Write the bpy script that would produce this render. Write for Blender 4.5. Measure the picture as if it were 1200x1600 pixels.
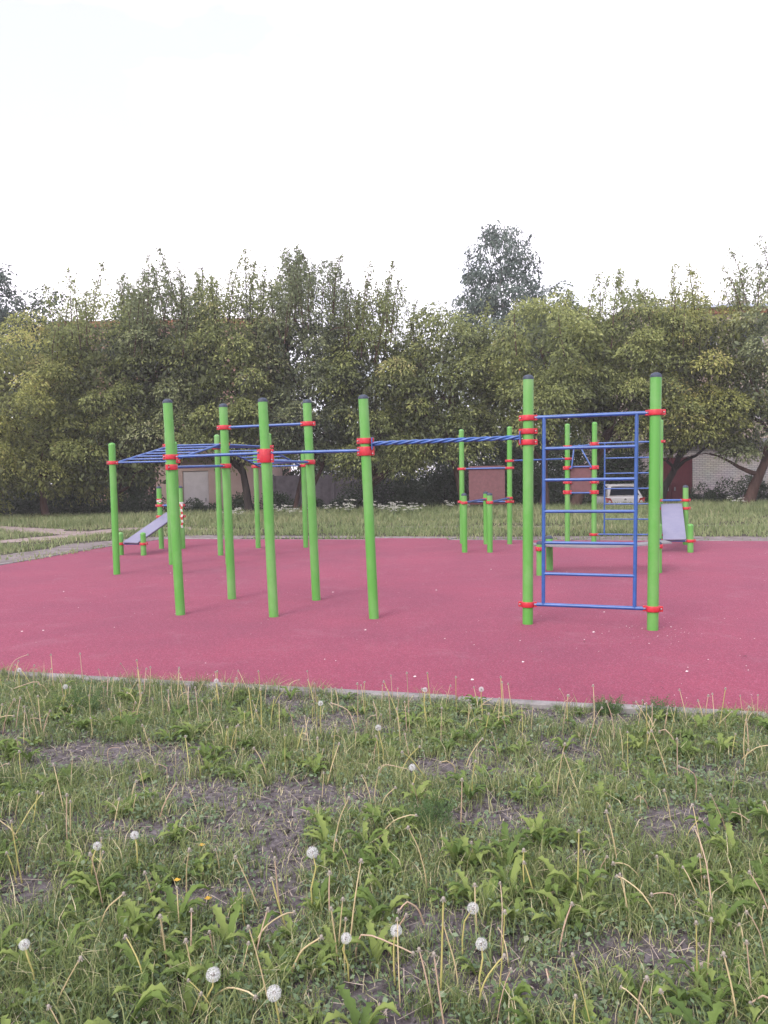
import bpy, math, random
import numpy as np
from mathutils import Vector, Matrix

for o in list(bpy.data.objects):
    bpy.data.objects.remove(o)
S = bpy.context.scene
COL = S.collection

# ------------------------------------------------------------------ camera
cam_d = bpy.data.cameras.new('camera')
cam = bpy.data.objects.new('camera', cam_d)
COL.objects.link(cam)
cam_d.sensor_fit = 'HORIZONTAL'
cam_d.sensor_width = 36.0
cam_d.lens = 36 * 1256 / 1200
cam_d.clip_start = 0.05
cam_d.clip_end = 800
PITCH = math.atan(65 / 1256)
cam.matrix_world = (Matrix.Translation((0, 0, 1.6)) @ Matrix.Rotation(math.pi / 2 - PITCH, 4, 'X')
                    @ Matrix.Rotation(-0.02, 4, 'Z'))
S.camera = cam

# ------------------------------------------------------------------ sky, sun, exposure
SUN_EL, SUN_AZ = math.radians(36), math.radians(215)      # behind the camera, to its left
W = bpy.data.worlds.new('World')
S.world = W
W.use_nodes = True
nt = W.node_tree
nt.nodes.clear()
wout = nt.nodes.new('ShaderNodeOutputWorld')
bg = nt.nodes.new('ShaderNodeBackground')
sky = nt.nodes.new('ShaderNodeTexSky')
sky.sky_type = 'NISHITA'
sky.sun_disc = False
sky.sun_elevation = SUN_EL
sky.sun_rotation = SUN_AZ
sky.dust_density = 3.0
tc = nt.nodes.new('ShaderNodeTexCoord')
mp = nt.nodes.new('ShaderNodeMapping')
mp.inputs['Scale'].default_value = (1.0, 1.0, 2.2)
nz = nt.nodes.new('ShaderNodeTexNoise')
nz.inputs['Scale'].default_value = 2.1
nz.inputs['Detail'].default_value = 6
rp = nt.nodes.new('ShaderNodeValToRGB')
rp.color_ramp.elements[0].position = 0.41
rp.color_ramp.elements[0].color = (0.34, 0.34, 0.34, 1)
rp.color_ramp.elements[1].position = 0.54
rp.color_ramp.elements[1].color = (1, 1, 1, 1)
mx = nt.nodes.new('ShaderNodeMix')
mx.data_type = 'RGBA'
mx.inputs[7].default_value = (11.3, 10.6, 11.7, 1)       # overcast cloud
L = nt.links.new
L(tc.outputs['Generated'], mp.inputs['Vector'])
L(mp.outputs['Vector'], nz.inputs['Vector'])
L(nz.outputs['Fac'], rp.inputs['Fac'])
L(rp.outputs['Color'], mx.inputs[0])
L(sky.outputs['Color'], mx.inputs[6])
L(mx.outputs[2], bg.inputs['Color'])
bg.inputs['Strength'].default_value = 0.12
L(bg.outputs['Background'], wout.inputs['Surface'])

sd = bpy.data.lights.new('sun', 'SUN')
sd.energy = 1.5
sd.angle = math.radians(28)
sd.color = (1.0, 0.96, 0.88)
so = bpy.data.objects.new('sun', sd)
COL.objects.link(so)
sv = Vector((math.sin(SUN_AZ) * math.cos(SUN_EL), math.cos(SUN_AZ) * math.cos(SUN_EL), math.sin(SUN_EL)))
so.rotation_euler = sv.to_track_quat('Z', 'Y').to_euler()
so.location = (-8, -12, 20)

S.view_settings.view_transform = 'Standard'
S.view_settings.look = 'None'
S.view_settings.gamma = 1
S.view_settings.use_curve_mapping = False
S.view_settings.exposure = 0.80
S.render.engine = 'CYCLES'
S.cycles.max_bounces = 6
S.cycles.transparent_max_bounces = 8

# ------------------------------------------------------------------ materials
ALB = 0.60      # one calibration of the paint and stone colours to the exposure
def mat(name, col, rough=0.6, spec=0.5, var=0.0, vscale=8.0, bump=0.0, bscale=60.0, col2=None, lo=0.35, hi=0.65,
        stretch=None, metal=0.0):
    col = tuple(c * ALB for c in col)
    col2 = tuple(c * ALB for c in col2) if col2 else None
    m = bpy.data.materials.new(name)
    m.use_nodes = True
    t = m.node_tree
    b = t.nodes['Principled BSDF']
    b.inputs['Roughness'].default_value = rough
    b.inputs['Specular IOR Level'].default_value = spec
    b.inputs['Metallic'].default_value = metal
    b.inputs['Base Color'].default_value = (*col, 1)
    lk = t.links.new
    if col2 is not None or var or bump:
        geo = t.nodes.new('ShaderNodeTexCoord')
        mpp = t.nodes.new('ShaderNodeMapping')
        mpp.inputs['Scale'].default_value = stretch or (1, 1, 1)
        lk(geo.outputs['Object'], mpp.inputs['Vector'])
    if col2 is not None or var:
        if col2 is None:
            col2 = tuple(min(1, c * (1 + var)) for c in col)
            col = tuple(c * (1 - var) for c in col)
        n = t.nodes.new('ShaderNodeTexNoise')
        n.inputs['Scale'].default_value = vscale
        n.inputs['Detail'].default_value = 8
        n.inputs['Roughness'].default_value = 0.65
        lk(mpp.outputs['Vector'], n.inputs['Vector'])
        r = t.nodes.new('ShaderNodeValToRGB')
        r.color_ramp.elements[0].position = lo
        r.color_ramp.elements[1].position = hi
        r.color_ramp.elements[0].color = (*col, 1)
        r.color_ramp.elements[1].color = (*col2, 1)
        lk(n.outputs['Fac'], r.inputs['Fac'])
        lk(r.outputs['Color'], b.inputs['Base Color'])
    if bump:
        n2 = t.nodes.new('ShaderNodeTexNoise')
        n2.inputs['Scale'].default_value = bscale
        n2.inputs['Detail'].default_value = 5
        lk(mpp.outputs['Vector'], n2.inputs['Vector'])
        bp = t.nodes.new('ShaderNodeBump')
        bp.inputs['Strength'].default_value = bump
        bp.inputs['Distance'].default_value = 0.01
        lk(n2.outputs['Fac'], bp.inputs['Height'])
        lk(bp.outputs['Normal'], b.inputs['Normal'])
    return m


def leafmat(name, stops, trans=0.3, rough=0.55, spec=0.25):
    """colour from the per-leaf 'tint' attribute (leaf colour; in tree crowns it also carries painted light and shade)"""
    m = bpy.data.materials.new(name)
    m.use_nodes = True
    t = m.node_tree
    lk = t.links.new
    b = t.nodes['Principled BSDF']
    out = t.nodes['Material Output']
    b.inputs['Roughness'].default_value = rough
    b.inputs['Specular IOR Level'].default_value = spec
    a = t.nodes.new('ShaderNodeAttribute')
    a.attribute_name = 'tint'
    r = t.nodes.new('ShaderNodeValToRGB')
    els = r.color_ramp.elements
    els[0].position, els[0].color = stops[0][0], (*stops[0][1], 1)
    els[1].position, els[1].color = stops[-1][0], (*stops[-1][1], 1)
    for p, c in stops[1:-1]:
        e = els.new(p)
        e.color = (*c, 1)
    lk(a.outputs['Fac'], r.inputs['Fac'])
    lk(r.outputs['Color'], b.inputs['Base Color'])
    tr = t.nodes.new('ShaderNodeBsdfTranslucent')
    lk(r.outputs['Color'], tr.inputs['Color'])
    ms = t.nodes.new('ShaderNodeMixShader')
    ms.inputs[0].default_value = trans
    lk(b.outputs[0], ms.inputs[1])
    lk(tr.outputs[0], ms.inputs[2])
    lk(ms.outputs[0], out.inputs['Surface'])
    return m


M = {}
M['green'] = mat('green_paint', (0.135, 0.475, 0.075), 0.40, 0.5, vscale=2.2, col2=(0.26, 0.54, 0.18), lo=0.45, hi=0.75,
                 stretch=(1, 1, 0.7), bump=0.05, bscale=90)
M['blue'] = mat('blue_paint', (0.035, 0.13, 0.46), 0.30, 0.6, var=0.18, vscale=7, bump=0.04)
M['red'] = mat('red_clamp_paint', (0.72, 0.03, 0.055), 0.38, 0.5, var=0.15, vscale=25)
M['cap'] = mat('dark_rubber_cap', (0.055, 0.075, 0.12), 0.6, 0.4, var=0.2, vscale=30)
M['steel'] = mat('galvanised_steel', (0.55, 0.55, 0.57), 0.35, 0.5, metal=0.8, var=0.1)
M['board'] = mat('maroon_board', (0.20, 0.095, 0.105), 0.7, 0.3, var=0.14, vscale=14, bump=0.1, bscale=120)
M['grey_board'] = mat('grey_lilac_laminate', (0.25, 0.25, 0.39), 0.5, 0.4, vscale=6, col2=(0.30, 0.295, 0.43), bump=0.05)
M['bench_board'] = mat('worn_grey_board', (0.25, 0.24, 0.29), 0.35, 0.5, vscale=9, col2=(0.36, 0.34, 0.38))
M['dark_edge'] = mat('dark_board_edge', (0.05, 0.045, 0.055), 0.6)
M['tape_w'] = mat('white_tape', (0.75, 0.73, 0.72), 0.4)
M['tape_r'] = mat('red_tape', (0.6, 0.04, 0.05), 0.4)
M['kerb'] = mat('kerb_concrete', (0.25, 0.235, 0.235), 0.9, 0.2, vscale=7, col2=(0.47, 0.45, 0.45), bump=0.35, bscale=70)
M['soil'] = mat('grey_soil', (0.08, 0.066, 0.070), 0.95, 0.15, vscale=26, col2=(0.30, 0.27, 0.285), lo=0.36, hi=0.70, bump=1.0, bscale=90)
M['dirt'] = mat('pale_trodden_dirt', (0.20, 0.17, 0.165), 0.95, 0.15, vscale=3.4, col2=(0.38, 0.335, 0.34), bump=0.4, bscale=25)
M['sand'] = mat('sandy_path_dirt', (0.34, 0.27, 0.25), 0.95, 0.15, vscale=3.0, col2=(0.52, 0.43, 0.41), bump=0.4, bscale=25)
M['bark'] = mat('brown_bark', (0.075, 0.045, 0.04), 0.9, 0.15, vscale=6, col2=(0.17, 0.105, 0.09), stretch=(1, 1, 0.25), bump=0.8, bscale=22)
M['dark_bark'] = mat('dark_bark', (0.03, 0.025, 0.025), 0.9, 0.15, vscale=6, col2=(0.075, 0.06, 0.055), stretch=(1, 1, 0.25), bump=0.8, bscale=22)
M['birch_bark'] = mat('birch_bark', (0.10, 0.09, 0.09), 0.85, 0.2, vscale=3, col2=(0.6, 0.58, 0.56), stretch=(1, 1, 3))
M['stalk'] = mat('dandelion_stalk_tan', (0.62, 0.50, 0.25), 0.5, 0.4, vscale=5, col2=(0.88, 0.72, 0.46))
M['stalk_g'] = mat('dandelion_stalk_green', (0.50, 0.50, 0.15), 0.5, 0.4, vscale=5, col2=(0.80, 0.66, 0.28))
M['stalk_b'] = mat('dandelion_stalk_brown', (0.52, 0.34, 0.25), 0.55, 0.3, vscale=5, col2=(0.82, 0.64, 0.47))
M['pappus'] = mat('white_pappus', (0.95, 0.96, 0.97), 0.9, 0.1)
M['bud'] = mat('bare_receptacle', (0.46, 0.41, 0.36), 0.8, 0.2)
M['seed'] = mat('brown_seed_core', (0.22, 0.17, 0.12), 0.8, 0.2)
M['yellow'] = mat('yellow_petals', (0.75, 0.45, 0.02), 0.6)
M['umbel'] = mat('white_umbel', (0.98, 0.97, 0.9), 0.8, 0.1)
M['stem'] = mat('green_stem', (0.10, 0.15, 0.05), 0.6)
M['flake'] = mat('pale_petal_litter', (0.95, 0.78, 0.80), 0.8, 0.2)
M['twig'] = mat('dry_twig', (0.60, 0.50, 0.43), 0.8, 0.2, var=0.25, vscale=20)
M['car'] = mat('white_car_paint', (1.35, 1.31, 1.28), 0.22, 0.6, var=0.04, vscale=2)
M['glass'] = mat('dark_glass', (0.03, 0.04, 0.065), 0.12, 0.3)
M['lamp'] = mat('red_lamp_glass', (0.8, 0.03, 0.03), 0.2, 0.6)
M['tyre'] = mat('tyre_rubber', (0.03, 0.03, 0.03), 0.8)
M['chrome'] = mat('chrome', (0.5, 0.5, 0.52), 0.2, metal=1)
M['plate'] = mat('plate_white', (0.65, 0.65, 0.63), 0.5)
M['bumper'] = mat('grey_bumper', (0.42, 0.40, 0.40), 0.5)
M['gate'] = mat('maroon_gate_paint', (0.17, 0.020, 0.035), 0.5, 0.4, var=0.2, vscale=3, stretch=(6, 6, 1))
M['plaster'] = mat('pinkish_plaster', (0.80, 0.56, 0.50), 0.9, 0.2, vscale=1.6, col2=(0.92, 0.70, 0.63), bump=0.2)
M['pink'] = mat('pink_facade', (0.56, 0.34, 0.29), 0.9, 0.2, var=0.08, vscale=1.5)
M['whitewash'] = mat('white_washed_panel', (1.0, 0.93, 0.97), 0.8, 0.2, var=0.08, vscale=2)
M['concrete'] = mat('grey_violet_concrete', (0.32, 0.28, 0.32), 0.9, 0.2, vscale=3, col2=(0.46, 0.41, 0.45), bump=0.3, bscale=30)
M['slab'] = mat('pale_roof_slab', (0.40, 0.39, 0.42), 0.85, 0.2, var=0.1)
M['tin'] = mat('bluish_tin_roof', (0.36, 0.42, 0.55), 0.4, 0.5, var=0.1, vscale=1.5)
M['cornice'] = mat('orange_brick_cornice', (0.42, 0.17, 0.10), 0.85, 0.2, var=0.15, vscale=9)
M['frame_w'] = mat('white_window_frame', (0.72, 0.71, 0.70), 0.5)
M['mast'] = mat('dark_mast', (0.06, 0.06, 0.07), 0.6)


def brickmat(name, c1, c2, mortar):
    m = bpy.data.materials.new(name)
    m.use_nodes = True
    t = m.node_tree
    b = t.nodes['Principled BSDF']
    b.inputs['Roughness'].default_value = 0.9
    b.inputs['Specular IOR Level'].default_value = 0.2
    g = t.nodes.new('ShaderNodeTexCoord')
    mpp = t.nodes.new('ShaderNodeMapping')
    mpp.inputs['Rotation'].default_value = (math.pi / 2, 0, 0)
    t.links.new(g.outputs['Object'], mpp.inputs['Vector'])
    br = t.nodes.new('ShaderNodeTexBrick')
    br.inputs['Scale'].default_value = 1.0
    br.inputs['Brick Width'].default_value = 0.26
    br.inputs['Row Height'].default_value = 0.085
    br.inputs['Mortar Size'].default_value = 0.011
    br.inputs['Color1'].default_value = (*c1, 1)
    br.inputs['Color2'].default_value = (*c2, 1)
    br.inputs['Mortar'].default_value = (*mortar, 1)
    t.links.new(mpp.outputs['Vector'], br.inputs['Vector'])
    n = t.nodes.new('ShaderNodeTexNoise')
    n.inputs['Scale'].default_value = 0.9
    n.inputs['Detail'].default_value = 7
    t.links.new(g.outputs['Object'], n.inputs['Vector'])
    mm = t.nodes.new('ShaderNodeMix')
    mm.data_type = 'RGBA'
    mm.blend_type = 'MULTIPLY'
    mm.inputs[0].default_value = 0.35
    t.links.new(br.outputs['Color'], mm.inputs[6])
    t.links.new(n.outputs['Color'], mm.inputs[7])
    t.links.new(mm.outputs[2], b.inputs['Base Color'])
    bp = t.nodes.new('ShaderNodeBump')
    bp.inputs['Strength'].default_value = 0.5
    bp.inputs['Distance'].default_value = 0.01
    t.links.new(br.outputs['Fac'], bp.inputs['Height'])
    bp.invert = True
    t.links.new(bp.outputs['Normal'], b.inputs['Normal'])
    return m


M['silicate'] = brickmat('silicate_brick', (0.66, 0.60, 0.59), (0.54, 0.48, 0.48), (0.27, 0.25, 0.26))
M['yellowbrick'] = brickmat('buff_brick', (0.50, 0.41, 0.35), (0.42, 0.33, 0.29), (0.3, 0.27, 0.25))

# rubber crumb
def rubber():
    m = bpy.data.materials.new('red_rubber_crumb')
    m.use_nodes = True
    t = m.node_tree
    lk = t.links.new
    b = t.nodes['Principled BSDF']
    b.inputs['Roughness'].default_value = 0.9
    b.inputs['Specular IOR Level'].default_value = 0.22
    b.inputs['Sheen Weight'].default_value = 0.12
    b.inputs['Sheen Tint'].default_value = (0.9, 0.7, 1.0, 1)
    g = t.nodes.new('ShaderNodeTexCoord')
    v = t.nodes.new('ShaderNodeTexVoronoi')
    v.inputs['Scale'].default_value = 130
    lk(g.outputs['Object'], v.inputs['Vector'])
    r = t.nodes.new('ShaderNodeValToRGB')
    r.color_ramp.interpolation = 'CONSTANT'
    cols = [(0.0, (0.195, 0.0190, 0.042)), (0.3, (0.238, 0.026, 0.053)), (0.6, (0.165, 0.0145, 0.033)), (0.86, (0.28, 0.058, 0.098))]
    e = r.color_ramp.elements
    e[0].position, e[0].color = 0, (*cols[0][1], 1)
    e[1].position, e[1].color = cols[1][0], (*cols[1][1], 1)
    for p, c in cols[2:]:
        q = e.new(p)
        q.color = (*c, 1)
    sp = t.nodes.new('ShaderNodeSeparateColor')
    lk(v.outputs['Color'], sp.inputs['Color'])
    lk(sp.outputs[0], r.inputs['Fac'])
    n = t.nodes.new('ShaderNodeTexNoise')
    n.inputs['Scale'].default_value = 0.55
    n.inputs['Detail'].default_value = 7
    n.inputs['Roughness'].default_value = 0.6
    lk(g.outputs['Object'], n.inputs['Vector'])
    r2 = t.nodes.new('ShaderNodeValToRGB')
    r2.color_ramp.elements[0].position = 0.3
    r2.color_ramp.elements[0].color = (0.74, 0.74, 0.80, 1)
    r2.color_ramp.elements[1].position = 0.7
    r2.color_ramp.elements[1].color = (1.0, 1.0, 1.0, 1)
    lk(n.outputs['Fac'], r2.inputs['Fac'])
    mm = t.nodes.new('ShaderNodeMix')
    mm.data_type = 'RGBA'
    mm.blend_type = 'MULTIPLY'
    mm.inputs[0].default_value = 1
    lk(r.outputs['Color'], mm.inputs[6])
    lk(r2.outputs['Color'], mm.inputs[7])
    n3 = t.nodes.new('ShaderNodeTexNoise')          # dusty scuffs
    n3.inputs['Scale'].default_value = 1.7
    n3.inputs['Detail'].default_value = 9
    n3.inputs['Roughness'].default_value = 0.72
    n3.inputs['Distortion'].default_value = 0.6
    lk(g.outputs['Object'], n3.inputs['Vector'])
    r3 = t.nodes.new('ShaderNodeValToRGB')
    r3.color_ramp.elements[0].position = 0.54
    r3.color_ramp.elements[0].color = (0, 0, 0, 1)
    r3.color_ramp.elements[1].position = 0.80
    r3.color_ramp.elements[1].color = (0.5, 0.5, 0.5, 1)
    lk(n3.outputs['Fac'], r3.inputs['Fac'])
    m3 = t.nodes.new('ShaderNodeMix')
    m3.data_type = 'RGBA'
    m3.inputs[7].default_value = (0.24, 0.10, 0.125, 1)
    lk(r3.outputs['Color'], m3.inputs[0])
    lk(mm.outputs[2], m3.inputs[6])
    lk(m3.outputs[2], b.inputs['Base Color'])
    bp = t.nodes.new('ShaderNodeBump')
    bp.inputs['Strength'].default_value = 0.5
    bp.inputs['Distance'].default_value = 0.004
    lk(v.outputs['Distance'], bp.inputs['Height'])
    lk(bp.outputs['Normal'], b.inputs['Normal'])
    return m


M['rubber'] = rubber()

# broad ground: soil with a green moss / short sward mottle
def groundmat():
    m = mat('sward_and_soil', (0.10, 0.085, 0.08), 0.95, 0.1, vscale=1.1, col2=(0.085, 0.10, 0.035), lo=0.40, hi=0.62, bump=0.5, bscale=14)
    return m


M['ground'] = groundmat()

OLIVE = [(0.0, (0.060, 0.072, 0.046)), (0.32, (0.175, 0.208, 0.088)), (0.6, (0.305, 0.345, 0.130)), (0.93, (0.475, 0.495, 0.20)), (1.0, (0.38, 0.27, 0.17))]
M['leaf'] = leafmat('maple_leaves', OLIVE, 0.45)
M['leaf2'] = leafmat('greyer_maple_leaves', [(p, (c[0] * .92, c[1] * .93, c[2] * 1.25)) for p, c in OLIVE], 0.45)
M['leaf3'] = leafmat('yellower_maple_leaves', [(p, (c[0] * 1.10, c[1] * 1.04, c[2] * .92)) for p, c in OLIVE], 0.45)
M['leaf_b'] = leafmat('birch_leaves', [(0, (0.06, 0.085, 0.075)), (0.6, (0.11, 0.15, 0.125)), (1, (0.18, 0.21, 0.165))], 0.3)
M['leaf_d'] = leafmat('dark_leaves', [(0, (0.030, 0.046, 0.028)), (0.6, (0.062, 0.092, 0.050)), (1, (0.11, 0.14, 0.085))], 0.25)
M['grass'] = leafmat('grass_blades', [(0, (0.075, 0.115, 0.045)), (0.45, (0.20, 0.255, 0.095)), (0.8, (0.38, 0.40, 0.19)), (1, (0.62, 0.55, 0.36))], 0.35)
M['lawn'] = leafmat('lawn_blades', [(0, (0.12, 0.17, 0.075)), (0.4, (0.205, 0.255, 0.115)), (0.8, (0.34, 0.345, 0.19)), (1, (0.48, 0.42, 0.29))], 0.35)
M['weed'] = leafmat('weed_leaves', [(0, (0.09, 0.14, 0.075)), (0.5, (0.155, 0.225, 0.12)), (0.85, (0.235, 0.30, 0.19)), (1, (0.38, 0.39, 0.28))], 0.3)
M['dleaf'] = leafmat('dandelion_leaf', [(0, (0.085, 0.140, 0.042)), (0.5, (0.155, 0.225, 0.062)), (1, (0.26, 0.32, 0.10))], 0.35, 0.7, 0.15)
M['yarrow'] = leafmat('yarrow_leaf', [(0, (0.05, 0.10, 0.035)), (1, (0.12, 0.19, 0.07))], 0.3)


# ------------------------------------------------------------------ helpers
def link_mesh(name, me, mats, parent=None, loc=None):
    for m in mats:
        me.materials.append(m)
    o = bpy.data.objects.new(name, me)
    COL.objects.link(o)
    if parent is not None:
        o.parent = parent
    if loc is not None:
        o.location = loc
    return o


def tag(o, label=None, cat=None, group=None, kind=None):
    if label:
        o['label'] = label
    if cat:
        o['category'] = cat
    if group:
        o['group'] = group
    if kind:
        o['kind'] = kind
    return o


def empty(name, loc, label, cat, group=None, rz=0.0):
    o = bpy.data.objects.new(name, None)
    COL.objects.link(o)
    o.empty_display_size = 0.2
    o.location = loc
    o.rotation_euler = (0, 0, rz)
    return tag(o, label, cat, group)


class MB:
    """collects shapes in world (or local) coordinates and links them as one mesh object"""
    def __init__(self):
        self.v, self.f, self.m, self.s = [], [], [], []
        self.cur = 0

    def add(self, vs, fs, smooth=True):
        b = len(self.v)
        self.v += [tuple(p) for p in vs]
        for f in fs:
            self.f.append(tuple(b + i for i in f))
            self.m.append(self.cur)
            self.s.append(smooth)

    def mat(self, i):
        self.cur = i
        return self

    def path(self, pts, rad, n=12, cap=True):
        pts = [Vector(p) for p in pts]
        if not hasattr(rad, '__len__'):
            rad = [rad] * len(pts)
        vs, fs = [], []
        up = None
        for i, p in enumerate(pts):
            d = (pts[min(i + 1, len(pts) - 1)] - pts[max(i - 1, 0)]).normalized()
            if up is None:
                ref = Vector((0, 0, 1)) if abs(d.z) < 0.9 else Vector((1, 0, 0))
                up = d.cross(ref).normalized()
            up = (up - d * up.dot(d)).normalized()
            q = d.cross(up)
            for k in range(n):
                a = 2 * math.pi * k / n
                vs.append(p + (up * math.cos(a) + q * math.sin(a)) * rad[i])
        for i in range(len(pts) - 1):
            for k in range(n):
                a, b = i * n + k, i * n + (k + 1) % n
                fs.append((a, b, b + n, a + n))
        self.add(vs, fs)
        if cap:
            e = (len(pts) - 1) * n
            self.add(vs[:n], [tuple(range(n - 1, -1, -1))], False)
            self.add(vs[e:e + n], [tuple(range(n))], False)
        return self

    def tube(self, a, b, r, n=12):
        return self.path([a, b], r, n)

    def box(self, c, size, ax=None, bevel=0.0):
        """ax: three axis vectors"""
        c = Vector(c)
        ax = ax or (Vector((1, 0, 0)), Vector((0, 1, 0)), Vector((0, 0, 1)))
        h = [s / 2 for s in size]
        vs = []
        if bevel <= 0:
            for z in (-1, 1):
                for y in (-1, 1):
                    for x in (-1, 1):
                        vs.append(c + ax[0] * h[0] * x + ax[1] * h[1] * y + ax[2] * h[2] * z)
            self.add(vs, [(0, 2, 3, 1), (4, 5, 7, 6), (0, 1, 5, 4), (2, 6, 7, 3), (0, 4, 6, 2), (1, 3, 7, 5)], False)
        else:
            b = bevel
            prof = [(-h[0] + b, -h[1]), (h[0] - b, -h[1]), (h[0], -h[1] + b), (h[0], h[1] - b), (h[0] - b, h[1]),
                    (-h[0] + b, h[1]), (-h[0], h[1] - b), (-h[0], -h[1] + b)]
            rings = [(-h[2], b), (-h[2] + b, 0), (h[2] - b, 0), (h[2], b)]
            for z, ins in rings:
                for x, y in prof:
                    sx = 1 - ins / max(h[0], 1e-6)
                    sy = 1 - ins / max(h[1], 1e-6)
                    vs.append(c + ax[0] * x * sx + ax[1] * y * sy + ax[2] * z)
            fs = [tuple(range(7, -1, -1)), tuple(range(24, 32))]
            for r in range(3):
                for k in range(8):
                    a, d = r * 8 + k, r * 8 + (k + 1) % 8
                    fs.append((a, d, d + 8, a + 8))
            self.add(vs, fs, False)
        return self

    def lathe(self, c, prof, n=16, axis=(0, 0, 1)):
        """prof: (r, z) along axis"""
        axis = Vector(axis).normalized()
        ref = Vector((1, 0, 0)) if abs(axis.x) < 0.9 else Vector((0, 1, 0))
        u = axis.cross(ref).normalized()
        w = axis.cross(u)
        c = Vector(c)
        vs, fs = [], []
        for r, z in prof:
            for k in range(n):
                a = 2 * math.pi * k / n
                vs.append(c + axis * z + (u * math.cos(a) + w * math.sin(a)) * r)
        for i in range(len(prof) - 1):
            for k in range(n):
                a, b = i * n + k, i * n + (k + 1) % n
                fs.append((a, b, b + n, a + n))
        self.add(vs, fs)
        return self

    def build(self, name, mats, parent=None, origin=None):
        if not isinstance(mats, (list, tuple)):
            mats = [mats]
        og = Vector((0, 0, 0))
        if origin is not None:
            og = Vector(origin)
        elif parent is not None:
            og = world_loc(parent)
        me = bpy.data.meshes.new(name)
        me.from_pydata([tuple(Vector(p) - og) for p in self.v], [], self.f)
        me.polygons.foreach_set('material_index', self.m)
        me.polygons.foreach_set('use_smooth', self.s)
        me.update()
        o = link_mesh(name, me, mats, parent)
        if parent is None and origin is not None:
            o.location = og
        return o


def world_loc(o):
    p = Vector(o.location)
    while o.parent is not None:
        o = o.parent
        p += Vector(o.location)
    return p


def np_mesh(name, V, F, tint=None, mats=(), parent=None, loc=None):
    """V (N,3), F (K,4) quads"""
    me = bpy.data.meshes.new(name)
    n, k, c = len(V), len(F), F.shape[1]
    me.vertices.add(n)
    me.vertices.foreach_set('co', np.ascontiguousarray(V, np.float32).ravel())
    me.loops.add(k * c)
    me.loops.foreach_set('vertex_index', np.ascontiguousarray(F, np.int32).ravel())
    me.polygons.add(k)
    me.polygons.foreach_set('loop_start', np.arange(0, k * c, c, dtype=np.int32))
    me.polygons.foreach_set('loop_total', np.full(k, c, np.int32))
    if tint is not None:
        a = me.attributes.new('tint', 'FLOAT', 'POINT')
        a.data.foreach_set('value', np.ascontiguousarray(tint, np.float32))
    me.update(calc_edges=True)
    return link_mesh(name, me, list(mats), parent, loc)


def unit(a):
    return a / np.maximum(np.linalg.norm(a, axis=1, keepdims=True), 1e-9)


def leaf_quads(rng, P, D, Ls, Ws):
    """one pointed leaf per row of P, growing along D"""
    N = len(P)
    D = unit(D)
    R = unit(rng.normal(size=(N, 3)) * .55 + np.array([0, 0, 1.0]))
    Sd = unit(np.cross(D, R))
    Ls, Ws = Ls[:, None], Ws[:, None]
    V = np.empty((N, 4, 3))
    V[:, 0] = P
    V[:, 1] = P + D * Ls * .42 + Sd * Ws * .5
    V[:, 2] = P + D * Ls - np.array([0, 0, 1]) * Ls * .12
    V[:, 3] = P + D * Ls * .42 - Sd * Ws * .5
    F = np.arange(N * 4).reshape(N, 4)
    return V.reshape(-1, 3), F


def blade_quads(rng, P, H, Wd, lean):
    """grass blades: two quads each, bending over"""
    N = len(P)
    a = rng.uniform(0, 2 * np.pi, N)
    d = np.stack([np.cos(a), np.sin(a), np.zeros(N)], 1)
    b = rng.uniform(0, 2 * np.pi, N)
    s = np.stack([np.cos(b), np.sin(b), np.zeros(N)], 1) * Wd[:, None] * .5
    z = np.array([0, 0, 1.0])
    H_ = H[:, None]
    ln = lean[:, None]
    m1 = P + z * H_ * .55 + d * H_ * ln * .28
    tp = P + z * H_ * (1 - ln * .3) + d * H_ * ln
    V = np.stack([P - s, P + s, m1 + s * .8, m1 - s * .8, tp + s * .12, tp - s * .12], 1)
    i = np.arange(N)[:, None] * 6
    F = np.concatenate([i + np.array([0, 1, 2, 3]), i + np.array([3, 2, 4, 5])], 1).reshape(-1, 4)
    return V.reshape(-1, 3), F


_NG = np.random.default_rng(5).uniform(0, 1, (256, 256))
def vnoise(x, y):
    x, y = np.asarray(x, float), np.asarray(y, float)
    xi, yi = np.floor(x).astype(int), np.floor(y).astype(int)
    fx, fy = x - xi, y - yi
    fx, fy = fx * fx * (3 - 2 * fx), fy * fy * (3 - 2 * fy)
    g = lambda a, b: _NG[a % 256, b % 256]
    return ((g(xi, yi) * (1 - fx) + g(xi + 1, yi) * fx) * (1 - fy) + (g(xi, yi + 1) * (1 - fx) + g(xi + 1, yi + 1) * fx) * fy)
def fbm(x, y):
    return vnoise(x, y) * .5 + vnoise(x * 2.1 + 7, y * 2.1 + 3) * .3 + vnoise(x * 4.3 + 1, y * 4.3 + 9) * .2


# ------------------------------------------------------------------ terrain
def front_edge(x):           # near kerb line of the pad
    return 5.62 - 0.274 * x
def back_edge(x):            # far kerb line of the pad
    return 18.40 - 0.274 * x
def bump_out(x):
    return (x > -0.35) & (x < 1.42)
def left_edge(y):
    return -6.84 + 0.25 * (y - 14.2)
def gz(x, y):                # ground height: the lawn drops to the road behind the trees; low bumps in the near meadow
    x, y = np.asarray(x, float), np.asarray(y, float)
    t = np.clip((y - 30.6) / 2.6, 0, 1)
    z = -0.65 * t * t * (3 - 2 * t)
    near = np.clip((front_edge(x) - 0.12 - y) / 0.5, 0, 1)
    z = z + near * (0.055 * (fbm(x * 1.7 + 20, y * 1.7 + 11) - .45) + 0.02 * (vnoise(x * 7, y * 7) - .5) + 0.01 * (vnoise(x * 17, y * 17) - .5))
    return z


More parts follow.
